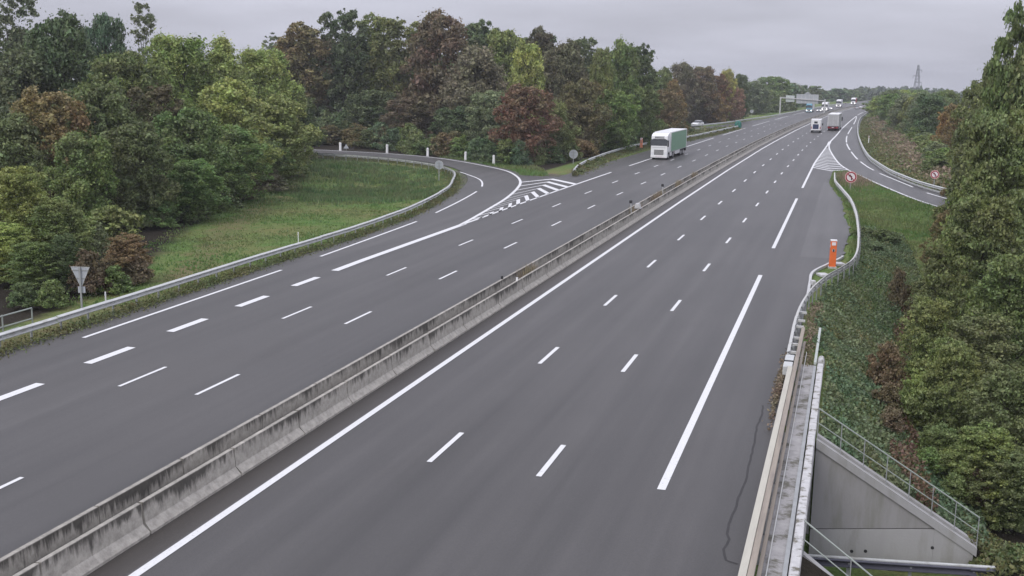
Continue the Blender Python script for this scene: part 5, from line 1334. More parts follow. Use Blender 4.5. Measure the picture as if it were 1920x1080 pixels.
('bush', 'D1', -87.43, 174.9, -0.15, 3.11, 2.12, 'dkgreen', 'low dark green bush in the undergrowth along the foot of the tall wood', 'undergrowth bushes of the tall wood'),
('bush', 'D2', -84.37, 173.0, -0.15, 3.43, 2.77, 'brown', 'low brown bush in the undergrowth along the foot of the tall wood', 'undergrowth bushes of the tall wood'),
('bush', 'D2', -84.53, 175.2, -0.15, 2.32, 2.47, 'green', 'low mid green bush in the undergrowth along the foot of the tall wood', 'undergrowth bushes of the tall wood'),
('bush', 'D3', -82.53, 176.4, -0.15, 4.52, 2.42, 'dkgreen', 'low dark green bush in the undergrowth along the foot of the tall wood', 'undergrowth bushes of the tall wood'),
('bush', 'D2', -79.51, 172.0, -0.15, 3.88, 2.31, 'brown', 'low brown bush in the undergrowth along the foot of the tall wood', 'undergrowth bushes of the tall wood'),
('bush', 'D1', -78.12, 171.3, -0.15, 3.5, 3.03, 'brown', 'low brown bush in the undergrowth along the foot of the tall wood', 'undergrowth bushes of the tall wood'),
('bush', 'D3', -75.31, 168.5, -0.15, 3.43, 2.46, 'dkgreen', 'low dark green bush in the undergrowth along the foot of the tall wood', 'undergrowth bushes of the tall wood'),
('bush', 'D2', -73.23, 169.0, -0.15, 4.35, 2.74, 'bluegreen', 'low bluish green bush in the undergrowth along the foot of the tall wood', 'undergrowth bushes of the tall wood'),
('bush', 'D3', -72.96, 168.7, -0.15, 3.64, 2.23, 'brown', 'low brown bush in the undergrowth along the foot of the tall wood', 'undergrowth bushes of the tall wood'),
('bush', 'D1', -70.09, 166.1, -0.15, 3.51, 2.42, 'bluegreen', 'low bluish green bush in the undergrowth along the foot of the tall wood', 'undergrowth bushes of the tall wood'),
('bush', 'D1', -69.21, 167.4, -0.15, 3.6, 2.1, 'green', 'low mid green bush in the undergrowth along the foot of the tall wood', 'undergrowth bushes of the tall wood'),
('bush', 'D2', -66.02, 163.3, -0.15, 4.55, 2.11, 'green', 'low mid green bush in the undergrowth along the foot of the tall wood', 'undergrowth bushes of the tall wood'),
('bush', 'D3', -63.94, 160.2, -0.15, 3.85, 2.26, 'green', 'low mid green bush in the undergrowth along the foot of the tall wood', 'undergrowth bushes of the tall wood'),
('bush', 'D2', -62.6, 159.7, -0.15, 2.31, 2.38, 'green', 'low mid green bush in the undergrowth along the foot of the tall wood', 'undergrowth bushes of the tall wood'),
('bush', 'D1', -61.23, 160.3, -0.15, 2.72, 2.01, 'dkgreen', 'low dark green bush in the undergrowth along the foot of the tall wood', 'undergrowth bushes of the tall wood'),
('bush', 'D2', -58.2, 157.4, -0.15, 3.6, 2.25, 'brown', 'low brown bush in the undergrowth along the foot of the tall wood', 'undergrowth bushes of the tall wood'),
('bush', 'D1', -57.55, 159.7, -0.15, 3.72, 2.03, 'brown', 'low brown bush in the undergrowth along the foot of the tall wood', 'undergrowth bushes of the tall wood'),
('bush', 'D3', -55.58, 157.1, -0.15, 3.24, 2.22, 'green', 'low mid green bush in the undergrowth along the foot of the tall wood', 'undergrowth bushes of the tall wood'),
('bush', 'D1', -54.39, 157.2, -0.15, 1.98, 1.93, 'bluegreen', 'low bluish green bush in the undergrowth along the foot of the tall wood', 'undergrowth bushes of the tall wood'),
('bush', 'D3', -51.34, 151.9, -0.15, 3.38, 1.54, 'bluegreen', 'low bluish green bush in the undergrowth along the foot of the tall wood', 'undergrowth bushes of the tall wood'),
('bush', 'D3', -51.09, 154.4, -0.15, 3.39, 2.7, 'bluegreen', 'low bluish green bush in the undergrowth along the foot of the tall wood', 'undergrowth bushes of the tall wood'),
('bush', 'D3', -49.7, 153.4, -0.15, 2.33, 1.93, 'dkgreen', 'low dark green bush in the undergrowth along the foot of the tall wood', 'undergrowth bushes of the tall wood'),
('bush', 'D2', -47.16, 148.5, -0.15, 3.42, 2.32, 'bluegreen', 'low bluish green bush in the undergrowth along the foot of the tall wood', 'undergrowth bushes of the tall wood'),
('bush', 'D2', -45.0, 147.7, -0.15, 3.57, 2.61, 'green', 'low mid green bush in the undergrowth along the foot of the tall wood', 'undergrowth bushes of the tall wood'),
('bush', 'D3', -44.64, 148.8, -0.15, 3.71, 1.56, 'dkgreen', 'low dark green bush in the undergrowth along the foot of the tall wood', 'undergrowth bushes of the tall wood'),
('bush', 'D1', -43.0, 146.0, -0.15, 3.48, 1.48, 'bluegreen', 'low bluish green bush in the undergrowth along the foot of the tall wood', 'undergrowth bushes of the tall wood'),
('bush', 'D3', -42.34, 150.7, -0.15, 2.73, 1.65, 'dkgreen', 'low dark green bush in the undergrowth along the foot of the tall wood', 'undergrowth bushes of the tall wood'),
('bush', 'D1', -41.71, 149.2, -0.15, 3.37, 1.65, 'green', 'low mid green bush in the undergrowth along the foot of the tall wood', 'undergrowth bushes of the tall wood'),
('bush', 'D1', -40.99, 153.0, -0.15, 3.33, 2.05, 'dkgreen', 'low dark green bush in the undergrowth along the foot of the tall wood', 'undergrowth bushes of the tall wood'),
('bush', 'D3', -40.53, 152.8, -0.15, 2.31, 2.0, 'dkgreen', 'low dark green bush in the undergrowth along the foot of the tall wood', 'undergrowth bushes of the tall wood'),
('bush', 'D1', -40.81, 159.3, -0.15, 3.71, 2.76, 'dkgreen', 'low dark green bush in the undergrowth along the foot of the tall wood', 'undergrowth bushes of the tall wood'),
('bush', 'D3', -39.88, 159.0, -0.15, 3.59, 2.22, 'green', 'low mid green bush in the undergrowth along the foot of the tall wood', 'undergrowth bushes of the tall wood'),
('bush', 'D2', -39.4, 167.0, -0.15, 2.65, 2.53, 'brown', 'low brown bush in the undergrowth along the foot of the tall wood', 'undergrowth bushes of the tall wood'),
('bush', 'D3', -40.47, 173.2, -0.15, 3.58, 2.07, 'brown', 'low brown bush in the undergrowth along the foot of the tall wood', 'undergrowth bushes of the tall wood'),
('bush', 'D2', -40.0, 176.5, -0.15, 3.44, 1.91, 'dkgreen', 'low dark green bush in the undergrowth along the foot of the tall wood', 'undergrowth bushes of the tall wood'),
('bush', 'D2', -38.93, 181.8, -0.15, 2.82, 2.86, 'green', 'low mid green bush in the undergrowth along the foot of the tall wood', 'undergrowth bushes of the tall wood'),
('bush', 'D1', -39.2, 183.9, -0.15, 4.57, 2.56, 'bluegreen', 'low bluish green bush in the undergrowth along the foot of the tall wood', 'undergrowth bushes of the tall wood'),
('bush', 'D2', -39.06, 190.8, -0.15, 4.94, 2.01, 'brown', 'low brown bush in the undergrowth along the foot of the tall wood', 'undergrowth bushes of the tall wood'),
('bush', 'D1', -38.58, 193.8, -0.15, 4.76, 3.4, 'bluegreen', 'low bluish green bush in the undergrowth along the foot of the tall wood', 'undergrowth bushes of the tall wood'),
('bush', 'D1', -37.28, 200.0, -0.15, 2.91, 3.45, 'bluegreen', 'low bluish green bush in the undergrowth along the foot of the tall wood', 'undergrowth bushes of the tall wood'),
('bush', 'D3', -36.77, 206.3, -0.15, 3.89, 3.41, 'green', 'low mid green bush in the undergrowth along the foot of the tall wood', 'undergrowth bushes of the tall wood'),
('bush', 'D2', -37.12, 212.0, -0.15, 5.09, 2.69, 'green', 'low mid green bush in the undergrowth along the foot of the tall wood', 'undergrowth bushes of the tall wood'),
('bush', 'D2', -40.24, 217.3, -0.15, 3.6, 1.63, 'green', 'mid green roadside bush in the hedge row left of the far motorway', 'hedge bushes left of the far motorway'),
('bush', 'D3', -39.51, 218.4, -0.15, 1.97, 1.32, 'green', 'mid green roadside bush in the hedge row left of the far motorway', 'hedge bushes left of the far motorway'),
('bush', 'D1', -38.76, 217.1, -0.15, 2.84, 2.22, 'greygreen', 'grey green roadside bush in the hedge row left of the far motorway', 'hedge bushes left of the far motorway'),
('bush', 'D3', -38.94, 222.9, -0.15, 3.79, 1.62, 'dkgreen', 'dark green roadside bush in the hedge row left of the far motorway', 'hedge bushes left of the far motorway'),
('bush', 'D1', -38.05, 223.9, -0.15, 1.98, 2.21, 'dkgreen', 'dark green roadside bush in the hedge row left of the far motorway', 'hedge bushes left of the far motorway'),
('bush', 'D2', -37.95, 228.6, -0.15, 3.75, 2.12, 'olive', 'olive roadside bush in the hedge row left of the far motorway', 'hedge bushes left of the far motorway'),
('bush', 'D2', -38.61, 237.9, -0.15, 3.86, 1.77, 'green', 'mid green roadside bush in the hedge row left of the far motorway', 'hedge bushes left of the far motorway'),
('bush', 'D2', -37.78, 241.6, -0.15, 3.85, 1.55, 'greygreen', 'grey green roadside bush in the hedge row left of the far motorway', 'hedge bushes left of the far motorway'),
('bush', 'D3', -37.54, 244.6, -0.15, 4.27, 1.43, 'green', 'mid green roadside bush in the hedge row left of the far motorway', 'hedge bushes left of the far motorway'),
('bush', 'D3', -37.02, 249.5, -0.15, 2.85, 2.57, 'greygreen', 'grey green roadside bush in the hedge row left of the far motorway', 'hedge bushes left of the far motorway'),
('bush', 'D2', -35.99, 249.9, -0.15, 2.76, 2.29, 'dkgreen', 'dark green roadside bush in the hedge row left of the far motorway', 'hedge bushes left of the far motorway'),
('bush', 'D3', -45.14, 318.3, -0.15, 3.31, 1.87, 'dkgreen', 'dark green roadside bush in the hedge row left of the far motorway', 'hedge bushes left of the far motorway'),
('bush', 'D2', -43.53, 319.8, -0.15, 2.83, 2.98, 'dkgreen', 'dark green roadside bush in the hedge row left of the far motorway', 'hedge bushes left of the far motorway'),
('bush', 'D3', -42.87, 320.1, -0.15, 4.56, 3.22, 'green', 'mid green roadside bush in the hedge row left of the far motorway', 'hedge bushes left of the far motorway'),
('bush', 'D1', -43.09, 331.8, -0.15, 5.71, 1.95, 'olive', 'olive roadside bush in the hedge row left of the far motorway', 'hedge bushes left of the far motorway'),
('bush', 'D1', -41.64, 334.9, -0.15, 2.84, 3.2, 'dkgreen', 'dark green roadside bush in the hedge row left of the far motorway', 'hedge bushes left of the far motorway'),
('bush', 'D1', -40.72, 334.5, -0.15, 6.05, 2.19, 'dkgreen', 'dark green roadside bush in the hedge row left of the far motorway', 'hedge bushes left of the far motorway'),
('bush', 'D2', -40.2, 340.6, -0.15, 5.55, 2.05, 'olive', 'olive roadside bush in the hedge row left of the far motorway', 'hedge bushes left of the far motorway'),
('bush', 'D1', -39.79, 352.7, -0.15, 4.95, 2.71, 'greygreen', 'grey green roadside bush in the hedge row left of the far motorway', 'hedge bushes left of the far motorway'),
('bush', 'D2', -38.72, 354.8, -0.15, 4.7, 2.21, 'green', 'mid green roadside bush in the hedge row left of the far motorway', 'hedge bushes left of the far motorway'),
('bush', 'D2', -37.44, 359.3, -0.15, 6.18, 3.68, 'green', 'mid green roadside bush in the hedge row left of the far motorway', 'hedge bushes left of the far motorway'),
('bush', 'D2', -37.2, 363.4, -0.15, 5.93, 2.56, 'olive', 'olive roadside bush in the hedge row left of the far motorway', 'hedge bushes left of the far motorway'),
('bush', 'D3', -35.92, 370.4, -0.15, 3.29, 2.81, 'olive', 'olive roadside bush in the hedge row left of the far motorway', 'hedge bushes left of the far motorway'),
('bush', 'D1', -35.18, 375.3, -0.15, 3.19, 2.44, 'greygreen', 'grey green roadside bush in the hedge row left of the far motorway', 'hedge bushes left of the far motorway'),
('bush', 'D1', -36.1, 408.5, -0.15, 4.23, 2.87, 'green', 'mid green roadside bush in the hedge row left of the far motorway', 'hedge bushes left of the far motorway'),
('bush', 'D1', -34.74, 411.0, -0.15, 5.02, 3.13, 'green', 'mid green roadside bush in the hedge row left of the far motorway', 'hedge bushes left of the far motorway'),
('bush', 'D2', -33.74, 417.3, -0.15, 3.13, 3.88, 'olive', 'olive roadside bush in the hedge row left of the far motorway', 'hedge bushes left of the far motorway'),
('bush', 'D1', -32.48, 415.7, -0.15, 3.97, 3.61, 'greygreen', 'grey green roadside bush in the hedge row left of the far motorway', 'hedge bushes left of the far motorway'),
('bush', 'D3', -31.95, 424.7, -0.15, 5.21, 2.41, 'green', 'mid green roadside bush in the hedge row left of the far motorway', 'hedge bushes left of the far motorway'),
('bush', 'D2', -30.42, 440.7, -0.15, 6.64, 4.36, 'green', 'mid green roadside bush in the hedge row left of the far motorway', 'hedge bushes left of the far motorway'),
('bush', 'D2', -29.24, 437.8, -0.15, 3.9, 3.15, 'olive', 'olive roadside bush in the hedge row left of the far motorway', 'hedge bushes left of the far motorway'),
('bush', 'D3', -28.31, 453.3, -0.15, 7.41, 3.06, 'olive', 'olive roadside bush in the hedge row left of the far motorway', 'hedge bushes left of the far motorway'),
('bush', 'D2', -26.29, 450.3, -0.15, 6.83, 2.73, 'greygreen', 'grey green roadside bush in the hedge row left of the far motorway', 'hedge bushes left of the far motorway'),
('bush', 'D3', -25.15, 458.5, -0.15, 5.28, 3.45, 'olive', 'olive roadside bush in the hedge row left of the far motorway', 'hedge bushes left of the far motorway'),
('tree', 'G1', -27.31, 498.8, -0.0, 10.08, 4.6, 'bluegreen', 'distant hazy bluish green tree closing the view where the motorway bends away', 'distant trees at the motorway bend'),
('tree', 'G1', -25.13, 488.3, -0.0, 10.2, 3.97, 'bluegreen', 'distant hazy bluish green tree closing the view where the motorway bends away', 'distant trees at the motorway bend'),
('tree', 'G2', -24.91, 514.2, -0.0, 9.59, 3.47, 'greygreen', 'distant hazy grey green tree closing the view where the motorway bends away', 'distant trees at the motorway bend'),
('tree', 'G1', -25.18, 540.6, -0.0, 8.99, 4.96, 'dkgreen', 'distant hazy dark green tree closing the view where the motorway bends away', 'distant trees at the motorway bend'),
('tree', 'G1', -23.86, 556.0, -0.0, 9.38, 3.65, 'bluegreen', 'distant hazy bluish green tree closing the view where the motorway bends away', 'distant trees at the motorway bend'),
('tree', 'G1', -23.46, 566.8, -0.0, 7.66, 3.83, 'greygreen', 'distant hazy grey green tree closing the view where the motorway bends away', 'distant trees at the motorway bend'),
('tree', 'G2', -22.28, 610.2, -0.0, 7.44, 5.74, 'dkgreen', 'distant hazy dark green tree closing the view where the motorway bends away', 'distant trees at the motorway bend'),
('tree', 'G1', -20.79, 615.1, -0.0, 8.89, 5.06, 'greygreen', 'distant hazy grey green tree closing the view where the motorway bends away', 'distant trees at the motorway bend'),
('tree', 'G1', -19.09, 620.9, -0.0, 7.35, 4.84, 'bluegreen', 'distant hazy bluish green tree closing the view where the motorway bends away', 'distant trees at the motorway bend'),
('tree', 'G2', -19.01, 667.6, -0.21, 5.97, 6.12, 'dkgreen', 'distant hazy dark green tree closing the view where the motorway bends away', 'distant trees at the motorway bend'),
('tree', 'G2', -17.74, 691.9, -0.5, 5.99, 3.84, 'greygreen', 'distant hazy grey green tree closing the view where the motorway bends away', 'distant trees at the motorway bend'),
('tree', 'G1', -16.05, 683.1, -0.4, 6.41, 5.62, 'bluegreen', 'distant hazy bluish green tree closing the view where the motorway bends away', 'distant trees at the motorway bend'),
('tree', 'G2', -15.13, 737.2, -1.05, 5.95, 4.8, 'dkgreen', 'distant hazy dark green tree closing the view where the motorway bends away', 'distant trees at the motorway bend'),
('tree', 'G2', -12.33, 746.8, -1.16, 5.97, 6.39, 'greygreen', 'distant hazy grey green tree closing the view where the motorway bends away', 'distant trees at the motorway bend'),
('tree', 'G1', -10.84, 743.7, -1.12, 8.01, 7.32, 'bluegreen', 'distant hazy bluish green tree closing the view where the motorway bends away', 'distant trees at the motorway bend'),
('tree', 'G2', -9.06, 760.1, -1.32, 7.49, 6.71, 'greygreen', 'distant hazy grey green tree closing the view where the motorway bends away', 'distant trees at the motorway bend'),
('tree', 'G2', -6.24, 804.5, -1.85, 7.75, 7.43, 'green', 'distant hazy mid green tree closing the view where the motorway bends away', 'distant trees at the motorway bend'),
('tree', 'G2', -5.36, 804.0, -1.85, 7.83, 5.33, 'dkgreen', 'distant hazy dark green tree closing the view where the motorway bends away', 'distant trees at the motorway bend'),
('tree', 'G2', -1.68, 826.7, -2.12, 6.31, 5.32, 'dkgreen', 'distant hazy dark green tree closing the view where the motorway bends away', 'distant trees at the motorway bend'),
('tree', 'G2', -0.15, 865.1, -2.58, 7.78, 6.34, 'greygreen', 'distant hazy grey green tree closing the view where the motorway bends away', 'distant trees at the motorway bend'),
('tree', 'G2', 1.62, 871.2, -2.65, 8.73, 4.83, 'dkgreen', 'distant hazy dark green tree closing the view where the motorway bends away', 'distant trees at the motorway bend'),
('tree', 'G1', 4.26, 902.2, -3.03, 7.95, 6.2, 'dkgreen', 'distant hazy dark green tree closing the view where the motorway bends away', 'distant trees at the motorway bend'),
('tree', 'G1', 7.7, 927.6, -3.33, 9.65, 7.03, 'dkgreen', 'distant hazy dark green tree closing the view where the motorway bends away', 'distant trees at the motorway bend'),
('tree', 'G2', 10.04, 954.0, -3.65, 6.19, 6.13, 'bluegreen', 'distant hazy bluish green tree closing the view where the motorway bends away', 'distant trees at the motorway bend'),
('tree', 'G1', 13.52, 940.1, -3.48, 9.62, 6.48, 'green', 'distant hazy mid green tree closing the view where the motorway bends away', 'distant trees at the motorway bend'),
('tree', 'G2', 16.19, 964.2, -3.77, 7.14, 8.73, 'greygreen', 'distant hazy grey green tree closing the view where the motorway bends away', 'distant trees at the motorway bend'),
('tree', 'A3', 29.76, 498.0, -0.15, 6.94, 8.71, 'green', 'dense mid green tree in the even wood behind the brown bank on the right', 'trees of the wood behind the brown bank'),
('tree', 'A1', 18.92, 466.1, -0.15, 8.56, 6.36, 'greygreen', 'dense grey green tree in the even wood behind the brown bank on the right', 'trees of the wood behind the brown bank'),
('tree', 'A1', 35.71, 516.5, -0.15, 8.29, 8.92, 'greygreen', 'dense grey green tree in the even wood behind the brown bank on the right', 'trees of the wood behind the brown bank'),
('tree', 'A3', 10.98, 264.1, -0.15, 8.63, 3.18, 'green', 'dense mid green tree in the even wood behind the brown bank on the right', 'trees of the wood behind the brown bank'),
('tree', 'A3', 24.25, 509.2, -0.15, 8.8, 8.24, 'green', 'dense mid green tree in the even wood behind the brown bank on the right', 'trees of the wood behind the brown bank'),
('tree', 'A2', 10.07, 464.8, -0.15, 6.51, 5.82, 'green', 'dense mid green tree in the even wood behind the brown bank on the right', 'trees of the wood behind the brown bank'),
('tree', 'A2', 13.13, 314.3, -0.15, 8.71, 5.11, 'green', 'dense mid green tree in the even wood behind the brown bank on the right', 'trees of the wood behind the brown bank'),
('tree', 'A2', 16.58, 315.8, -0.15, 8.05, 3.64, 'greygreen', 'dense grey green tree in the even wood behind the brown bank on the right', 'trees of the wood behind the brown bank'),
('tree', 'A3', 11.95, 352.0, -0.15, 8.04, 4.28, 'green', 'dense mid green tree in the even wood behind the brown bank on the right', 'trees of the wood behind the brown bank'),
('tree', 'A1', 18.14, 355.4, -0.15, 8.59, 4.86, 'olive', 'dense olive tree in the even wood behind the brown bank on the right', 'trees of the wood behind the brown bank'),
('tree', 'A1', 17.08, 333.2, -0.15, 8.13, 4.01, 'green', 'dense mid green tree in the even wood behind the brown bank on the right', 'trees of the wood behind the brown bank'),
('tree', 'A2', 8.66, 393.1, -0.15, 7.03, 4.61, 'olive', 'dense olive tree in the even wood behind the brown bank on the right', 'trees of the wood behind the brown bank'),
('tree', 'A1', 14.51, 463.0, -0.15, 7.58, 5.44, 'green', 'dense mid green tree in the even wood behind the brown bank on the right', 'trees of the wood behind the brown bank'),
('tree', 'A2', 25.32, 473.4, -0.15, 7.56, 5.42, 'greygreen', 'dense grey green tree in the even wood behind the brown bank on the right', 'trees of the wood behind the brown bank'),
('tree', 'A3', 23.66, 375.0, -0.15, 7.38, 5.8, 'light', 'dense pale green tree in the even wood behind the brown bank on the right', 'trees of the wood behind the brown bank'),
('tree', 'A1', 13.34, 240.5, -0.15, 9.98, 3.82, 'greygreen', 'dense grey green tree in the even wood behind the brown bank on the right', 'trees of the wood behind the brown bank'),
('tree', 'A1', 24.07, 339.8, -0.15, 8.0, 4.09, 'olive', 'dense olive tree in the even wood behind the brown bank on the right', 'trees of the wood behind the brown bank'),
('tree', 'A2', 22.38, 511.9, -0.15, 8.2, 7.14, 'green', 'dense mid green tree in the even wood behind the brown bank on the right', 'trees of the wood behind the brown bank'),
('tree', 'A3', 10.1, 335.4, -0.15, 9.71, 4.13, 'greygreen', 'dense grey green tree in the even wood behind the brown bank on the right', 'trees of the wood behind the brown bank'),
('tree', 'A1', 10.79, 429.4, -0.15, 6.49, 7.36, 'olive', 'dense olive tree in the even wood behind the brown bank on the right', 'trees of the wood behind the brown bank'),
('tree', 'A2', 25.22, 446.7, -0.15, 6.34, 6.74, 'olive', 'dense olive tree in the even wood behind the brown bank on the right', 'trees of the wood behind the brown bank'),
('tree', 'A2', 11.77, 252.4, -0.15, 8.86, 2.86, 'olive', 'dense olive tree in the even wood behind the brown bank on the right', 'trees of the wood behind the brown bank'),
('tree', 'A1', 16.62, 254.8, -0.15, 9.27, 3.45, 'olive', 'dense olive tree in the even wood behind the brown bank on the right', 'trees of the wood behind the brown bank'),
('tree', 'A3', 11.06, 380.3, -0.15, 8.14, 4.98, 'green', 'dense mid green tree in the even wood behind the brown bank on the right', 'trees of the wood behind the brown bank'),
('tree', 'A2', 19.03, 338.7, -0.15, 7.87, 4.99, 'greygreen', 'dense grey green tree in the even wood behind the brown bank on the right', 'trees of the wood behind the brown bank'),
('tree', 'A3', 21.92, 299.9, -0.15, 10.16, 3.34, 'green', 'dense mid green tree in the even wood behind the brown bank on the right', 'trees of the wood behind the brown bank'),
('tree', 'A2', 16.34, 268.7, -0.15, 9.26, 3.08, 'green', 'dense mid green tree in the even wood behind the brown bank on the right', 'trees of the wood behind the brown bank'),
('tree', 'A3', 22.13, 351.5, -0.15, 8.26, 4.44, 'green', 'dense mid green tree in the even wood behind the brown bank on the right', 'trees of the wood behind the brown bank'),
('tree', 'A2', 9.58, 375.2, -0.15, 7.25, 6.16, 'light', 'dense pale green tree in the even wood behind the brown bank on the right', 'trees of the wood behind the brown bank'),
('tree', 'A3', 13.28, 360.5, -0.15, 9.57, 6.2, 'light', 'dense pale green tree in the even wood behind the brown bank on the right', 'trees of the wood behind the brown bank'),
('tree', 'A3', 14.64, 185, 0.5, 8.23, 2.45, 'orange', 'orange leaved tree beside the big dark tree on the right', 'front trees of the wood behind the brown bank'),
('tree', 'A2', 10.68, 260, 0.5, 8.64, 4.06, 'greygreen', 'grey green tree below the electricity pylon', 'front trees of the wood behind the brown bank'),
('tree', 'A3', 12.87, 215, 0.5, 9.4, 3.81, 'bluegreen', 'blue green tree right of the electricity pylon', 'front trees of the wood behind the brown bank'),
('tree', 'A3', 9.63, 330, 0.5, 8.09, 3.69, 'green', 'green tree left of the electricity pylon at the near wood edge', 'front trees of the wood behind the brown bank'),
('bush', 'D2', 10.68, 333.5, 0.6, 1.72, 1.94, 'greygreen', 'grey green bush along the lower edge of the wood behind the brown bank', 'bushes below the wood behind the brown bank'),
('bush', 'D3', 10.14, 323.5, 0.6, 2.0, 2.03, 'greygreen', 'grey green bush along the lower edge of the wood behind the brown bank', 'bushes below the wood behind the brown bank'),
('bush', 'D3', 9.76, 315.8, 0.6, 1.86, 2.13, 'green', 'mid green bush along the lower edge of the wood behind the brown bank', 'bushes below the wood behind the brown bank'),
('bush', 'D2', 9.61, 311.0, 0.6, 1.64, 2.23, 'green', 'mid green bush along the lower edge of the wood behind the brown bank', 'bushes below the wood behind the brown bank'),
('bush', 'D2', 9.84, 301.7, 0.6, 1.67, 2.3, 'green', 'mid green bush along the lower edge of the wood behind the brown bank', 'bushes below the wood behind the brown bank'),
('bush', 'D2', 10.81, 290.9, 0.6, 3.12, 2.35, 'green', 'mid green bush along the lower edge of the wood behind the brown bank', 'bushes below the wood behind the brown bank'),
('bush', 'D1', 10.6, 289.3, 0.6, 2.97, 2.46, 'green', 'mid green bush along the lower edge of the wood behind the brown bank', 'bushes below the wood behind the brown bank'),
('bush', 'D2', 10.02, 277.6, 0.6, 2.44, 2.49, 'greygreen', 'grey green bush along the lower edge of the wood behind the brown bank', 'bushes below the wood behind the brown bank'),
('bush', 'D2', 11.06, 274.0, 0.6, 3.38, 2.57, 'greygreen', 'grey green bush along the lower edge of the wood behind the brown bank', 'bushes below the wood behind the brown bank'),
('bush', 'D3', 11.23, 266.0, 0.6, 2.51, 2.62, 'green', 'mid green bush along the lower edge of the wood behind the brown bank', 'bushes below the wood behind the brown bank'),
('bush', 'D3', 10.5, 254.1, 0.6, 2.77, 2.62, 'green', 'mid green bush along the lower edge of the wood behind the brown bank', 'bushes below the wood behind the brown bank'),
('bush', 'D2', 11.11, 247.0, 0.6, 3.02, 2.65, 'olive', 'olive bush along the lower edge of the wood behind the brown bank', 'bushes below the wood behind the brown bank'),
('bush', 'D3', 11.27, 244.5, 0.6, 2.35, 2.73, 'green', 'mid green bush along the lower edge of the wood behind the brown bank', 'bushes below the wood behind the brown bank'),
('bush', 'D1', 11.89, 238.2, 0.6, 2.36, 2.77, 'olive', 'olive bush along the lower edge of the wood behind the brown bank', 'bushes below the wood behind the brown bank'),
('bush', 'D3', 11.69, 227.6, 0.6, 3.18, 2.74, 'green', 'mid green bush along the lower edge of the wood behind the brown bank', 'bushes below the wood behind the brown bank'),
('bush', 'D2', 12.26, 225.7, 0.6, 2.47, 2.82, 'green', 'mid green bush along the lower edge of the wood behind the brown bank', 'bushes below the wood behind the brown bank'),
('bush', 'D1', 11.56, 212.9, 0.6, 3.28, 2.76, 'green', 'mid green bush along the lower edge of the wood behind the brown bank', 'bushes below the wood behind the brown bank'),
('bush', 'D2', 12.39, 207.7, 0.6, 2.8, 2.78, 'greygreen', 'grey green bush along the lower edge of the wood behind the brown bank', 'bushes below the wood behind the brown bank'),
('bush', 'D3', 12.01, 203.9, 0.6, 2.6, 2.82, 'green', 'mid green bush along the lower edge of the wood behind the brown bank', 'bushes below the wood behind the brown bank'),
('bush', 'D3', 12.29, 190.4, 0.6, 2.78, 2.72, 'olive', 'olive bush along the lower edge of the wood behind the brown bank', 'bushes below the wood behind the brown bank'),
('bush', 'D2', 11.49, 183.4, 0.6, 2.44, 2.7, 'olive', 'olive bush along the lower edge of the wood behind the brown bank', 'bushes below the wood behind the brown bank'),
('bush', 'D1', 12.0, 182.3, 0.6, 2.51, 2.76, 'green', 'mid green bush along the lower edge of the wood behind the brown bank', 'bushes below the wood behind the brown bank'),
('bush', 'D1', 11.86, 172.1, 0.6, 2.8, 2.68, 'greygreen', 'grey green bush along the lower edge of the wood behind the brown bank', 'bushes below the wood behind the brown bank'),
('bush', 'D2', 11.94, 163.8, 0.6, 2.52, 2.63, 'green', 'mid green bush along the lower edge of the wood behind the brown bank', 'bushes below the wood behind the brown bank'),
('bush', 'D3', 11.4, 154.8, 0.6, 2.38, 2.55, 'green', 'mid green bush along the lower edge of the wood behind the brown bank', 'bushes below the wood behind the brown bank'),
('bush', 'D1', 11.42, 153.6, 0.6, 2.53, 2.6, 'green', 'mid green bush along the lower edge of the wood behind the brown bank', 'bushes below the wood behind the brown bank'),
('tree', 'E1', 9.88, 78, -3.84, 20.47, 2.34, 'green', 'tallest tree at the right photo edge, its crown running out of the frame', 'big trees at the right photo edge'),
('tree', 'E2', 10.21, 92, -2.16, 15.86, 1.99, 'dkolive', 'dark olive green tree stepping down left of the tallest tree on the right', 'big trees at the right photo edge'),
('tree', 'E3', 11.28, 115, 0.0, 12.0, 2.26, 'dkolive', 'green tree at the left shoulder of the big right hand wood', 'big trees at the right photo edge'),
('tree', 'E1', 11.88, 122, 0.0, 8.46, 2.28, 'olive', 'olive green tree beside the no left turn sign of the slip road', 'big trees at the right photo edge'),
('tree', 'E2', 8.15, 70, -4.2, 14.56, 3.06, 'olive', 'broad olive tree below the tallest tree on the right', 'big trees at the right photo edge'),
('tree', 'E3', 9.19, 88, -2.64, 9.1, 2.72, 'olive', 'olive brown tree overhanging the end of the right slip road', 'big trees at the right photo edge'),
('tree', 'E1', 6.99, 84, -3.12, 6.2, 1.7, 'brown', 'brownish leaved tree at the right corner of the grass triangle', 'big trees at the right photo edge'),
('tree', 'E2', 7.07, 64, -4.2, 10.2, 2.7, 'dkolive', 'dark olive green tree in the middle of the right hand wood', 'big trees at the right photo edge'),
('tree', 'E3', 6.07, 70, -4.2, 6.88, 2.37, 'dkolive', 'dark olive tree with a shaded hollow above the ivy slope', 'big trees at the right photo edge'),
('tree', 'E1', 7.58, 56, -4.2, 8.27, 2.37, 'green', 'mid green tree at the right photo edge halfway down', 'big trees at the right photo edge'),
('tree', 'E2', 4.35, 58, -4.2, 5.63, 1.59, 'olive', 'olive tree above the brown bramble strip', 'big trees at the right photo edge'),
('tree', 'E3', 5.98, 52, -4.2, 6.15, 2.35, 'dkolive', 'dark bushy tree above the shrubs on the right', 'big trees at the right photo edge'),
('tree', 'E1', 4.61, 48, -4.2, 5.73, 1.64, 'olive', 'olive shrub tree in the lower right wood', 'big trees at the right photo edge'),
('tree', 'E2', 6.63, 46, -4.2, 5.29, 1.77, 'dkolive', 'green leafy tree low at the right photo edge', 'big trees at the right photo edge'),
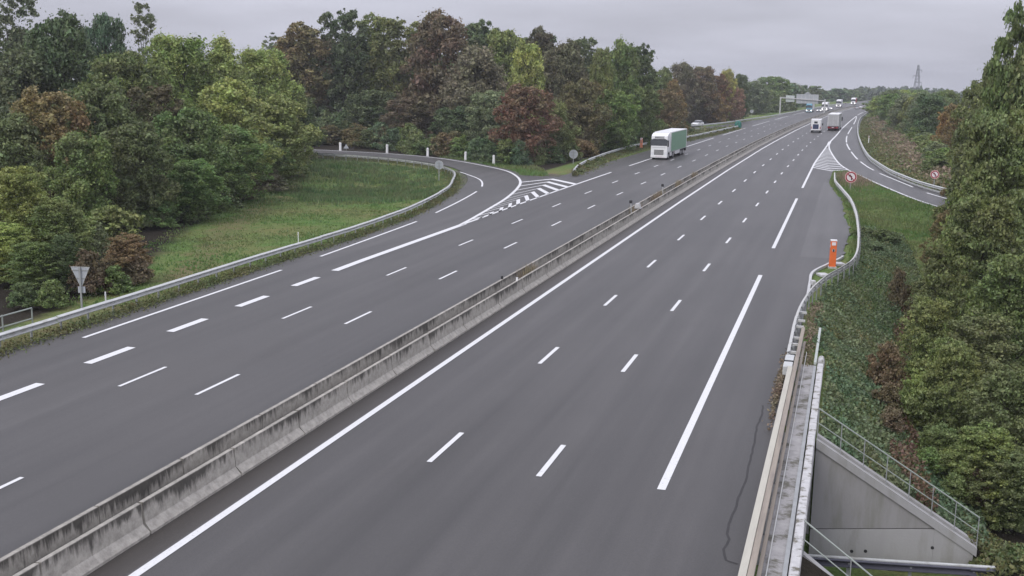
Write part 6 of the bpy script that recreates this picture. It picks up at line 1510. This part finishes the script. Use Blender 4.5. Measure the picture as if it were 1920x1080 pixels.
('tree', 'E3', 3.55, 49, -4.2, 4.02, 1.25, 'ygreen', 'yellow green shrub right of the brown bramble strip', 'big trees at the right photo edge'),
('tree', 'E1', 5.56, 43.5, -4.2, 3.55, 1.7, 'olive', 'olive leaved shrub over the end of the sloping handrail', 'big trees at the right photo edge'),
('tree', 'E2', 4.12, 45, -4.2, 2.93, 1.15, 'olive', 'olive shrub behind the middle of the sloping handrail', 'big trees at the right photo edge'),
('tree', 'E3', 6.51, 42.5, -4.2, 2.94, 1.46, 'dkolive', 'dark shrub in the lower right photo corner', 'big trees at the right photo edge'),
('bush', 'D3', 2.25, 52, -1.71, 2.14, 0.85, 'redbrown', 'wine red bramble bush at the upper end of the bramble strip', 'bushes on the right slope'),
('bush', 'D2', 2.15, 48, -1.65, 1.13, 0.67, 'redbrown', 'red brown bramble bush in the middle of the bramble strip', 'bushes on the right slope'),
('bush', 'D3', 2.21, 45, -1.68, 1.0, 0.58, 'redbrown', 'red bramble bush behind the sloping handrail', 'bushes on the right slope'),
('bush', 'D1', 5.37, 43, -3.64, 1.46, 0.7, 'redbrown', 'dark red bush in front of the olive shrub at the handrail end', 'bushes on the right slope'),
('bush', 'D1', 3.4, 72, -2.28, 2.86, 0.82, 'redbrown', 'reddish bramble patch above the ivy slope', 'bushes on the right slope'),
('bush', 'D3', 1.38, 92, -0.43, 1.08, 1.27, 'dkgreen', 'dark green bush right of the curved crash barrier', 'bushes on the right slope'),
('bush', 'D2', 2.93, 90, -0.91, 1.68, 1.23, 'dkgreen', 'dark low bush at the lower corner of the grass triangle', 'bushes on the right slope'),
('bush', 'D1', 2.08, 84, -0.96, 1.47, 1.35, 'bluegreen', 'blue green bush at the top of the ivy slope', 'bushes on the right slope'),
('bush', 'D3', 10.57, 128, -0.0, 1.28, 1.14, 'brown', 'brown bush beside the post of the no left turn sign', 'bushes on the right slope'),
('bush', 'D2', 3.57, 43, -2.52, 1.0, 0.6, 'green', 'small green bush leaning over the sloping handrail', 'bushes on the right slope'),
('bush', 'D3', 4.48, 42, -3.09, 1.0, 0.59, 'green', 'small green bush near the lower end of the sloping handrail', 'bushes on the right slope'),
('tree', 'A2', 11.03, 79.5, -3.66, 11.59, 2.6, 'dkolive', 'dark tree filling the inside of the right hand wood', 'inner trees of the right hand wood'),
('tree', 'A2', 10.26, 88.2, -2.62, 12.3, 2.89, 'dkolive', 'dark tree filling the inside of the right hand wood', 'inner trees of the right hand wood'),
('tree', 'A2', 10.59, 77.8, -3.86, 17.85, 2.51, 'dkolive', 'dark tree filling the inside of the right hand wood', 'inner trees of the right hand wood'),
('tree', 'A3', 8.65, 79.3, -3.69, 9.22, 2.63, 'dkolive', 'dark tree filling the inside of the right hand wood', 'inner trees of the right hand wood'),
('tree', 'A2', 9.68, 79.7, -3.64, 16.56, 2.59, 'dkolive', 'dark tree filling the inside of the right hand wood', 'inner trees of the right hand wood'),
('tree', 'A3', 14.06, 117.3, 0.0, 10.7, 3.83, 'dkolive', 'dark tree filling the inside of the right hand wood', 'inner trees of the right hand wood'),
('tree', 'A2', 11.01, 98.0, -1.44, 5.26, 3.25, 'dkolive', 'dark tree filling the inside of the right hand wood', 'inner trees of the right hand wood'),
('tree', 'A1', 9.57, 79.6, -3.65, 16.14, 2.59, 'dkolive', 'dark tree filling the inside of the right hand wood', 'inner trees of the right hand wood'),
('tree', 'A3', 9.98, 78.8, -3.75, 13.43, 2.57, 'dkolive', 'dark tree filling the inside of the right hand wood', 'inner trees of the right hand wood'),
('tree', 'A3', 10.63, 87.2, -2.73, 12.52, 2.85, 'dkolive', 'dark tree filling the inside of the right hand wood', 'inner trees of the right hand wood'),
('tree', 'A3', 10.89, 76.8, -3.99, 11.53, 2.51, 'dkolive', 'dark tree filling the inside of the right hand wood', 'inner trees of the right hand wood'),
('tree', 'A1', 11.83, 104.5, -0.66, 4.31, 3.47, 'dkolive', 'dark tree filling the inside of the right hand wood', 'inner trees of the right hand wood'),
('tree', 'A3', 12.73, 111.5, 0.0, 12.54, 3.63, 'dkolive', 'dark tree filling the inside of the right hand wood', 'inner trees of the right hand wood'),
('tree', 'A3', 13.23, 113.5, 0.0, 8.42, 3.72, 'dkolive', 'dark tree filling the inside of the right hand wood', 'inner trees of the right hand wood')]

for kind, pk, x, y, z0, h, r, ck, label, group in TREES:
    cme, tme, R0, H0 = PROTO[pk]
    t = thing('tree' if kind == 'tree' else 'bush', (x, y, z0), rnd.uniform(0, 6.28), label, kind, group)
    t.scale = (r/R0, r/R0, h/H0)
    base = CC[ck]; q = rnd.uniform(.85, 1.15)
    col = (base[0]*q*rnd.uniform(.93, 1.07), base[1]*q*rnd.uniform(.93, 1.07), base[2]*q*rnd.uniform(.9, 1.1), 1)
    c = link('crown', cme, t); c.color = col
    link('trunk' if kind == 'tree' else 'stems', tme, t)

# far wood closing the horizon
n = 16000
fy = rng.uniform(900, 1400, n); fx = rng.uniform(-420, 520, n)
hgt = 7.5+2.2*np.sin(fx*.045)+1.6*np.sin(fx*.13+fy*.02)+rng.normal(0, .7, n)
C = np.stack([fx, fy, -.07-.012*(fy-650)+hgt*rng.uniform(.35, 1, n)**.6], -1)
nn = unit(rng.normal(size=(n, 3))+np.array([0, -.6, .6])); a = unit(np.cross(nn, rng.normal(size=(n, 3)))); b = np.cross(nn, a); s = rng.uniform(1.6, 3.4, n)[:, None]
tag(link('far_wood', quads_mesh('far_wood', C, a*s, b*s*.8, M['far_leaf'])), 'hazy far wood along the horizon beyond the motorway bend', kind='stuff')

# grass, weeds, ivy
def poly_y(line, yv):
    ys_ = np.array([p[1] for p in line]); xs_ = np.array([p[0] for p in line]); o_ = np.argsort(ys_)
    return np.interp(yv, ys_[o_], xs_[o_])
def blades(x, y, hmin, hmax, per=3, spread=.12, w=.035, lean=.5):
    n = len(x); x = np.repeat(x, per)+rng.normal(0, spread, n*per); y = np.repeat(y, per)+rng.normal(0, spread, n*per)
    z = terrain(x, y)-.02
    h = rng.uniform(hmin, hmax, len(x)); th = rng.uniform(0, 6.28, len(x)); le = rng.uniform(0, lean, len(x))*h; az = rng.uniform(0, 6.28, len(x))
    wv = w*rng.uniform(.7, 1.6, len(x))
    A = np.stack([x-np.cos(th)*wv, y-np.sin(th)*wv, z], -1); B_ = np.stack([x+np.cos(th)*wv, y+np.sin(th)*wv, z], -1)
    T_ = np.stack([x+np.cos(az)*le, y+np.sin(az)*le, z+h], -1)
    return np.stack([A, B_, T_], 1).reshape(-1, 3)
def leaves(x, y, z, s, upn=.8):
    n = len(x); nn = unit(rng.normal(size=(n, 3))+np.array([0, 0, upn])); a = unit(np.cross(nn, rng.normal(size=(n, 3)))); b = np.cross(nn, a)
    s = (s*rng.uniform(.6, 1.4, n))[:, None]
    return np.stack([x, y, z], -1), a*s*.6, b*s*.42
# left meadow
n = 60000
y = rng.uniform(48, 152, n)**1; x = rng.uniform(-80, -35.5, n)
wxl = np.interp(y, [40, 55, 77, 100, 131, 150, 156], [-38.5, -40.5, -49.5, -57.5, -71, -79, -80])
lrl = np.where(y < 146, poly_y(LRAIL[:11], y), 0)
rl_in = np.where(y > 137, -np.interp(-y, [-145.6, -144.3, -142, -137.8], [110, 73, 63, 55.5]), 0)
k = (x > wxl-2) & (x < lrl-.3) & ~((y > 130) & (x > poly_y([(-85, 145.4), (-73, 144.3), (-63, 142), (-55.5, 137.8), (-49.6, 132.4), (-44.9, 124.6)], y)-.3)) & (y < 144.6)
pat = .5+.5*np.sin(x*.21+np.sin(y*.13)*2)*np.sin(y*.17+x*.05)
k &= rng.random(n) < .35+.65*pat
n2 = 9000; y2 = rng.uniform(122, 145, n2); x2 = rng.uniform(-85, -42, n2)
k2 = (x2 < np.interp(-y2, [-145.6, -144.3, -142, -137.8, -132.4, -124.6], [-110, -73, -63, -55.5, -49.6, -44.9])-.4) & (rng.random(n2) < .2+.8*(np.sin(x2*.8+y2*.3)*np.sin(y2*.7-x2*.25) > .15))
tag(link('bank_grass', tris_mesh('bank_grass', blades(x2[k2], y2[k2], .2, .6, 4, .25, .06), M['lush'])), 'taller lush green grass on the bank under the slip road curve', kind='stuff')
n2 = 9000; x2 = rng.normal(-49, 4.2, n2); y2 = rng.normal(112, 5.5, n2)
k2 = (x2 < np.interp(y2, [90, 105, 115, 124], [-36.8, -39.4, -42.1, -45.4])-.5) & (rng.random(n2) < .3+.7*(np.sin(x2*.9)*np.sin(y2*.6+1) > -.1))
tag(link('tall_herbs', tris_mesh('tall_herbs', blades(x2[k2], y2[k2], .15, .55, 4, .22, .06), M['lush'])), 'patch of taller dark green herbs in the dip of the meadow', kind='stuff')
tag(link('meadow_grass', tris_mesh('meadow_grass', blades(x[k], y[k], .04, .2, 3, .16, .05), M['blade'])), 'short uneven green meadow grass between the left wood and the crash barrier', kind='stuff')
# right triangle of grass
n = 26000
y = rng.uniform(78, 158, n); x = rng.uniform(-2.5, 14, n)
el = np.interp(y, [78, 85, 92, 99, 112, 121, 132, 138, 156, 158], [.4, .4, .5, .4, 0, -.6, -1.6, -2, -2, -1])
k = (x > el) & (x < np.interp(-y, -GL[:, 1], GL[:, 0])-.4) & (x < np.interp(y, [78, 90, 110, 120], [3.2, 5.5, 9, 12]))
tag(link('verge_grass', tris_mesh('verge_grass', blades(x[k], y[k], .06, .34, 3, .15, .045), M['blade'])), 'green grass of the triangle between the curved barrier and the right slip road', kind='stuff')
# weeds along the left barrier, in front of and behind it
d_ = resample(np.array([(a, b, 0) for a, b in smooth_poly(LRAIL, .5)[:, :2]]), .02)
d_ = d_[(d_[:, 1] < 146) & (d_[:, 0] > -90)]
Nn = frames(d_)
wn = 50000
i = rng.integers(0, len(d_), wn); off = np.abs(rng.normal(0, .42, wn))*np.where(rng.random(wn) < .78, 1, -1.3)
dens = .5+.5*np.sin(d_[i, 1]*.9)*np.sin(d_[i, 1]*.31+1)
k = rng.random(wn) < .45+.55*dens
P = d_[i]+Nn[i]*off[:, None]; P, off, i = P[k], off[k], i[k]
hmx = np.where(d_[i, 1] > 95, .6, .24)*np.exp(-np.abs(off)*.9)
C, A, B_ = leaves(P[:, 0], P[:, 1], rng.uniform(.0, 1, len(P))*hmx, .095, .4)
tag(link('verge_weeds', quads_mesh('verge_weeds', C, A, B_, M['weed'])), 'low leafy weeds growing along the foot of the left crash barrier', kind='stuff')
# weeds and low shrubs along the barrier by the small call box
d_ = resample(np.array([(a, b, 0) for a, b in smooth_poly(RAIL1, .5)[:, :2]]), .02); Nn = frames(d_)
wn = 30000; i = rng.integers(0, len(d_), wn); off = np.abs(rng.normal(0, 1, wn))*np.interp(d_[i, 1], [132, 145, 200, 280], [.4, .95, .8, .5])
lump = np.clip(.55+.6*np.sin(d_[i, 1]*1.1)*np.sin(d_[i, 1]*.43), .12, 1)*np.interp(d_[i, 1], [132, 140, 165, 185, 200, 280], [1, 1, .8, .35, .6, .9])
P = d_[i]+Nn[i]*(off-.1)[:, None]
C, A, B_ = leaves(P[:, 0], P[:, 1], rng.random(wn)**.7*lump*.95*np.exp(-off*.6), .17, .5)
tag(link('verge_weeds', quads_mesh('verge_weeds', C, A, B_, M['weed'])), 'yellow green weeds along the foot of the barrier beside the small orange box', kind='stuff')
# rough growth between the barrier and the far slip road
n = 9000; y = rng.uniform(196, 284, n); r1 = poly_y(RAIL1, y); x = r1-rng.uniform(.2, 9, n)
k = (y < np.interp(x, [-58, -41, -32, -29, -27], [228, 248, 273, 284, 286])) & (rng.random(n) < .75)
C, A, B_ = leaves(x[k], y[k], rng.random(k.sum())**1.3*.8*(.4+.6*np.abs(np.sin(x[k]*.7+y[k]*.2))), .34, .4)
tag(link('rough_herbs', quads_mesh('rough_herbs', C, A, B_, M['weed'])), 'rough olive herbs between the barrier and the far slip road', kind='stuff')
# grass at the left nose and in front of the tall wood
n = 16000; y = rng.uniform(130.5, 185, n); x = rng.uniform(-60, -32.2, n)
k = (y > poly_y(RAMP_R[6:12], y)*0+np.interp(-x, [-p[0] for p in RAMP_R], [p[1] for p in RAMP_R])+1.6) & (x < np.interp(y, [130, 133, 142, 150, 160, 185], [-33.8, -33, -34.3, -35, -35.8, -36])) & (y < np.interp(-x, [-p[0] for p in RAMP_R], [p[1] for p in RAMP_R])+12) & (x > -58)
tag(link('nose_grass', tris_mesh('nose_grass', blades(x[k], y[k], .08, .45, 3, .15, .05), M['blade'])), 'grass in the corner between the slip road and the left carriageway', kind='stuff')
# ivy and brambles on the right slope
n = 80000; y = 38.2+57.8*rng.random(n)**1.25; x = rng.uniform(-1.2, 6.2, n)
e = edge_r(y)
k = (x > np.maximum(e-.15+.25*np.sin(y*1.3), np.where(y < 49, -.38, -9))) & (y > WALL_Y(x)+.55) & (x < np.interp(y, [38, 60, 80, 96], [5.5, 5.8, 5.2, 4.5]))
x, y = x[k], y[k]
lump = .25+.3*(np.sin(x*2.1+y*.7)*np.sin(y*1.1-x)+1)/2
red = ((np.abs(x-np.interp(y, [38, 50, 60, 75], [3.0, 2.9, 3.2, 4.2])-.3*np.sin(y)) < .42+.2*np.sin(y*.8)) & (y < 76)) & (rng.random(len(x)) < .8)
dryp = (rng.random(len(x)) < .5) & (np.sin(x*1.9+2)*np.sin(y*.8) > .55)
z = terrain(x, y)+rng.random(len(x))**1.3*lump*np.where(red, 1.7, 1)
for nm, sel, m_, lb in (('ivy', ~red & ~dryp, 'ivy', 'dark blue green ivy and herbs covering the right slope'), ('brambles', red, 'red_leaf', 'red brown strip of brambles running down the right slope'), ('dry_herbs', dryp & ~red, 'weed', 'dull green herbs mixed into the ivy of the right slope')):
    C, A, B_ = leaves(x[sel], y[sel], z[sel], .115, .6)
    tag(link(nm, quads_mesh(nm, C, A, B_, M[m_])), lb, kind='stuff')
n = 9000; y = rng.uniform(36.3, 41, n); x = rng.uniform(4.7, 9, n); z = terrain(x, y)
k = (y > 36.9)
C, A, B_ = leaves(x[k], y[k], z[k]+rng.random(k.sum())*.25, .13, .7)
tag(link('undergrowth', quads_mesh('undergrowth', C, A, B_, M['weed'])), 'grassy undergrowth at the foot of the sloping wing wall', kind='stuff')
# dry herbs on the bank right of the slip road
n = 26000; y = rng.uniform(124, 400, n)
rr = poly_y(RRAIL, y); u = rng.random(n); x = rr+.5+u*np.interp(y, [124, 160, 230, 300, 400], [4.5, 7.5, 8, 6.5, 4])
lump = (np.sin(x*1.6+y*.23)*np.sin(y*.31-x*.7)+1)/2
z = terrain(x, y)+rng.random(n)**1.4*(.15+.75*lump*np.clip(u*2.2-.25, .1, 1))
dr = rng.random(n) < np.clip(1.7*(u-.22)+.1*np.sin(y*.2), .04, .92)
for nm, sel, m_, lb in (('dry_herbs', dr, 'dry', 'brown dry herbs on the bank beyond the right slip road'), ('bank_grass', ~dr, 'weed', 'green grass strip on the bank just beyond the right slip road barrier')):
    C, A, B_ = leaves(x[sel], y[sel], z[sel], .34, .4)
    tag(link(nm, quads_mesh(nm, C, A, B_, M[m_])), lb, kind='stuff')
# yellow tufts at the right nose
n = 2600; x = rng.normal(1.0, 1.2, n); y = rng.normal(147, 5.5, n)
k = (x < np.interp(-y, -GL[:, 1], GL[:, 0])-.4) & (x > -2) & (y < 156)
tag(link('dry_grass', tris_mesh('dry_grass', blades(x[k], y[k], .1, .45, 3, .15, .05), M['dry'])), 'yellow dry grass behind the right nose by the no left turn sign', kind='stuff')
# weeds in the joint under the bridge parapet and along the barrier there
n = 2600; y = np.r_[rng.normal(44.5, 2.2, n//2), rng.uniform(47, 62, n//2)]; x = np.where(np.arange(n) < n//2, -2.0-np.abs(rng.normal(0, .12, n)), -1.25+rng.normal(0, .2, n))
C, A, B_ = leaves(x, y, rng.random(n)*.18, .1, .5)
tag(link('joint_weeds', quads_mesh('joint_weeds', C, A, B_, M['dry'])), 'brown dead weeds along the foot of the bridge parapet', kind='stuff')
# tufts in the median
n = 700; yb = rng.choice([106.5, 109, 96, 121, 62, 133], n)+rng.normal(0, .8, n); x = -17.67+rng.normal(0, .12, n)
V = blades(x, yb, .35, .9, 2, .08, .02); V[:, 2] += .45
tag(link('median_weeds', tris_mesh('median_weeds', V, M['dry'])), 'brown weeds sprouting from the median barrier', kind='stuff')

# ------------------------------------------------------------------ light autumn haze
hz = bpy.data.materials.new('haze_air'); hz.use_nodes = True
n_ = hz.node_tree; n_.nodes.clear()
o_ = n_.nodes.new('ShaderNodeOutputMaterial'); pv = n_.nodes.new('ShaderNodeVolumePrincipled')
pv.inputs['Color'].default_value = (.93, .95, 1, 1); pv.inputs['Density'].default_value = .00027; pv.inputs['Anisotropy'].default_value = .2
n_.links.new(pv.outputs[0], o_.inputs['Volume'])
zb = float(Z.min())-1
B = MB(); B.box(-960, 960, -70, 1560, zb, 27)
h = B.build('haze', hz); tag(h, kind='stuff')
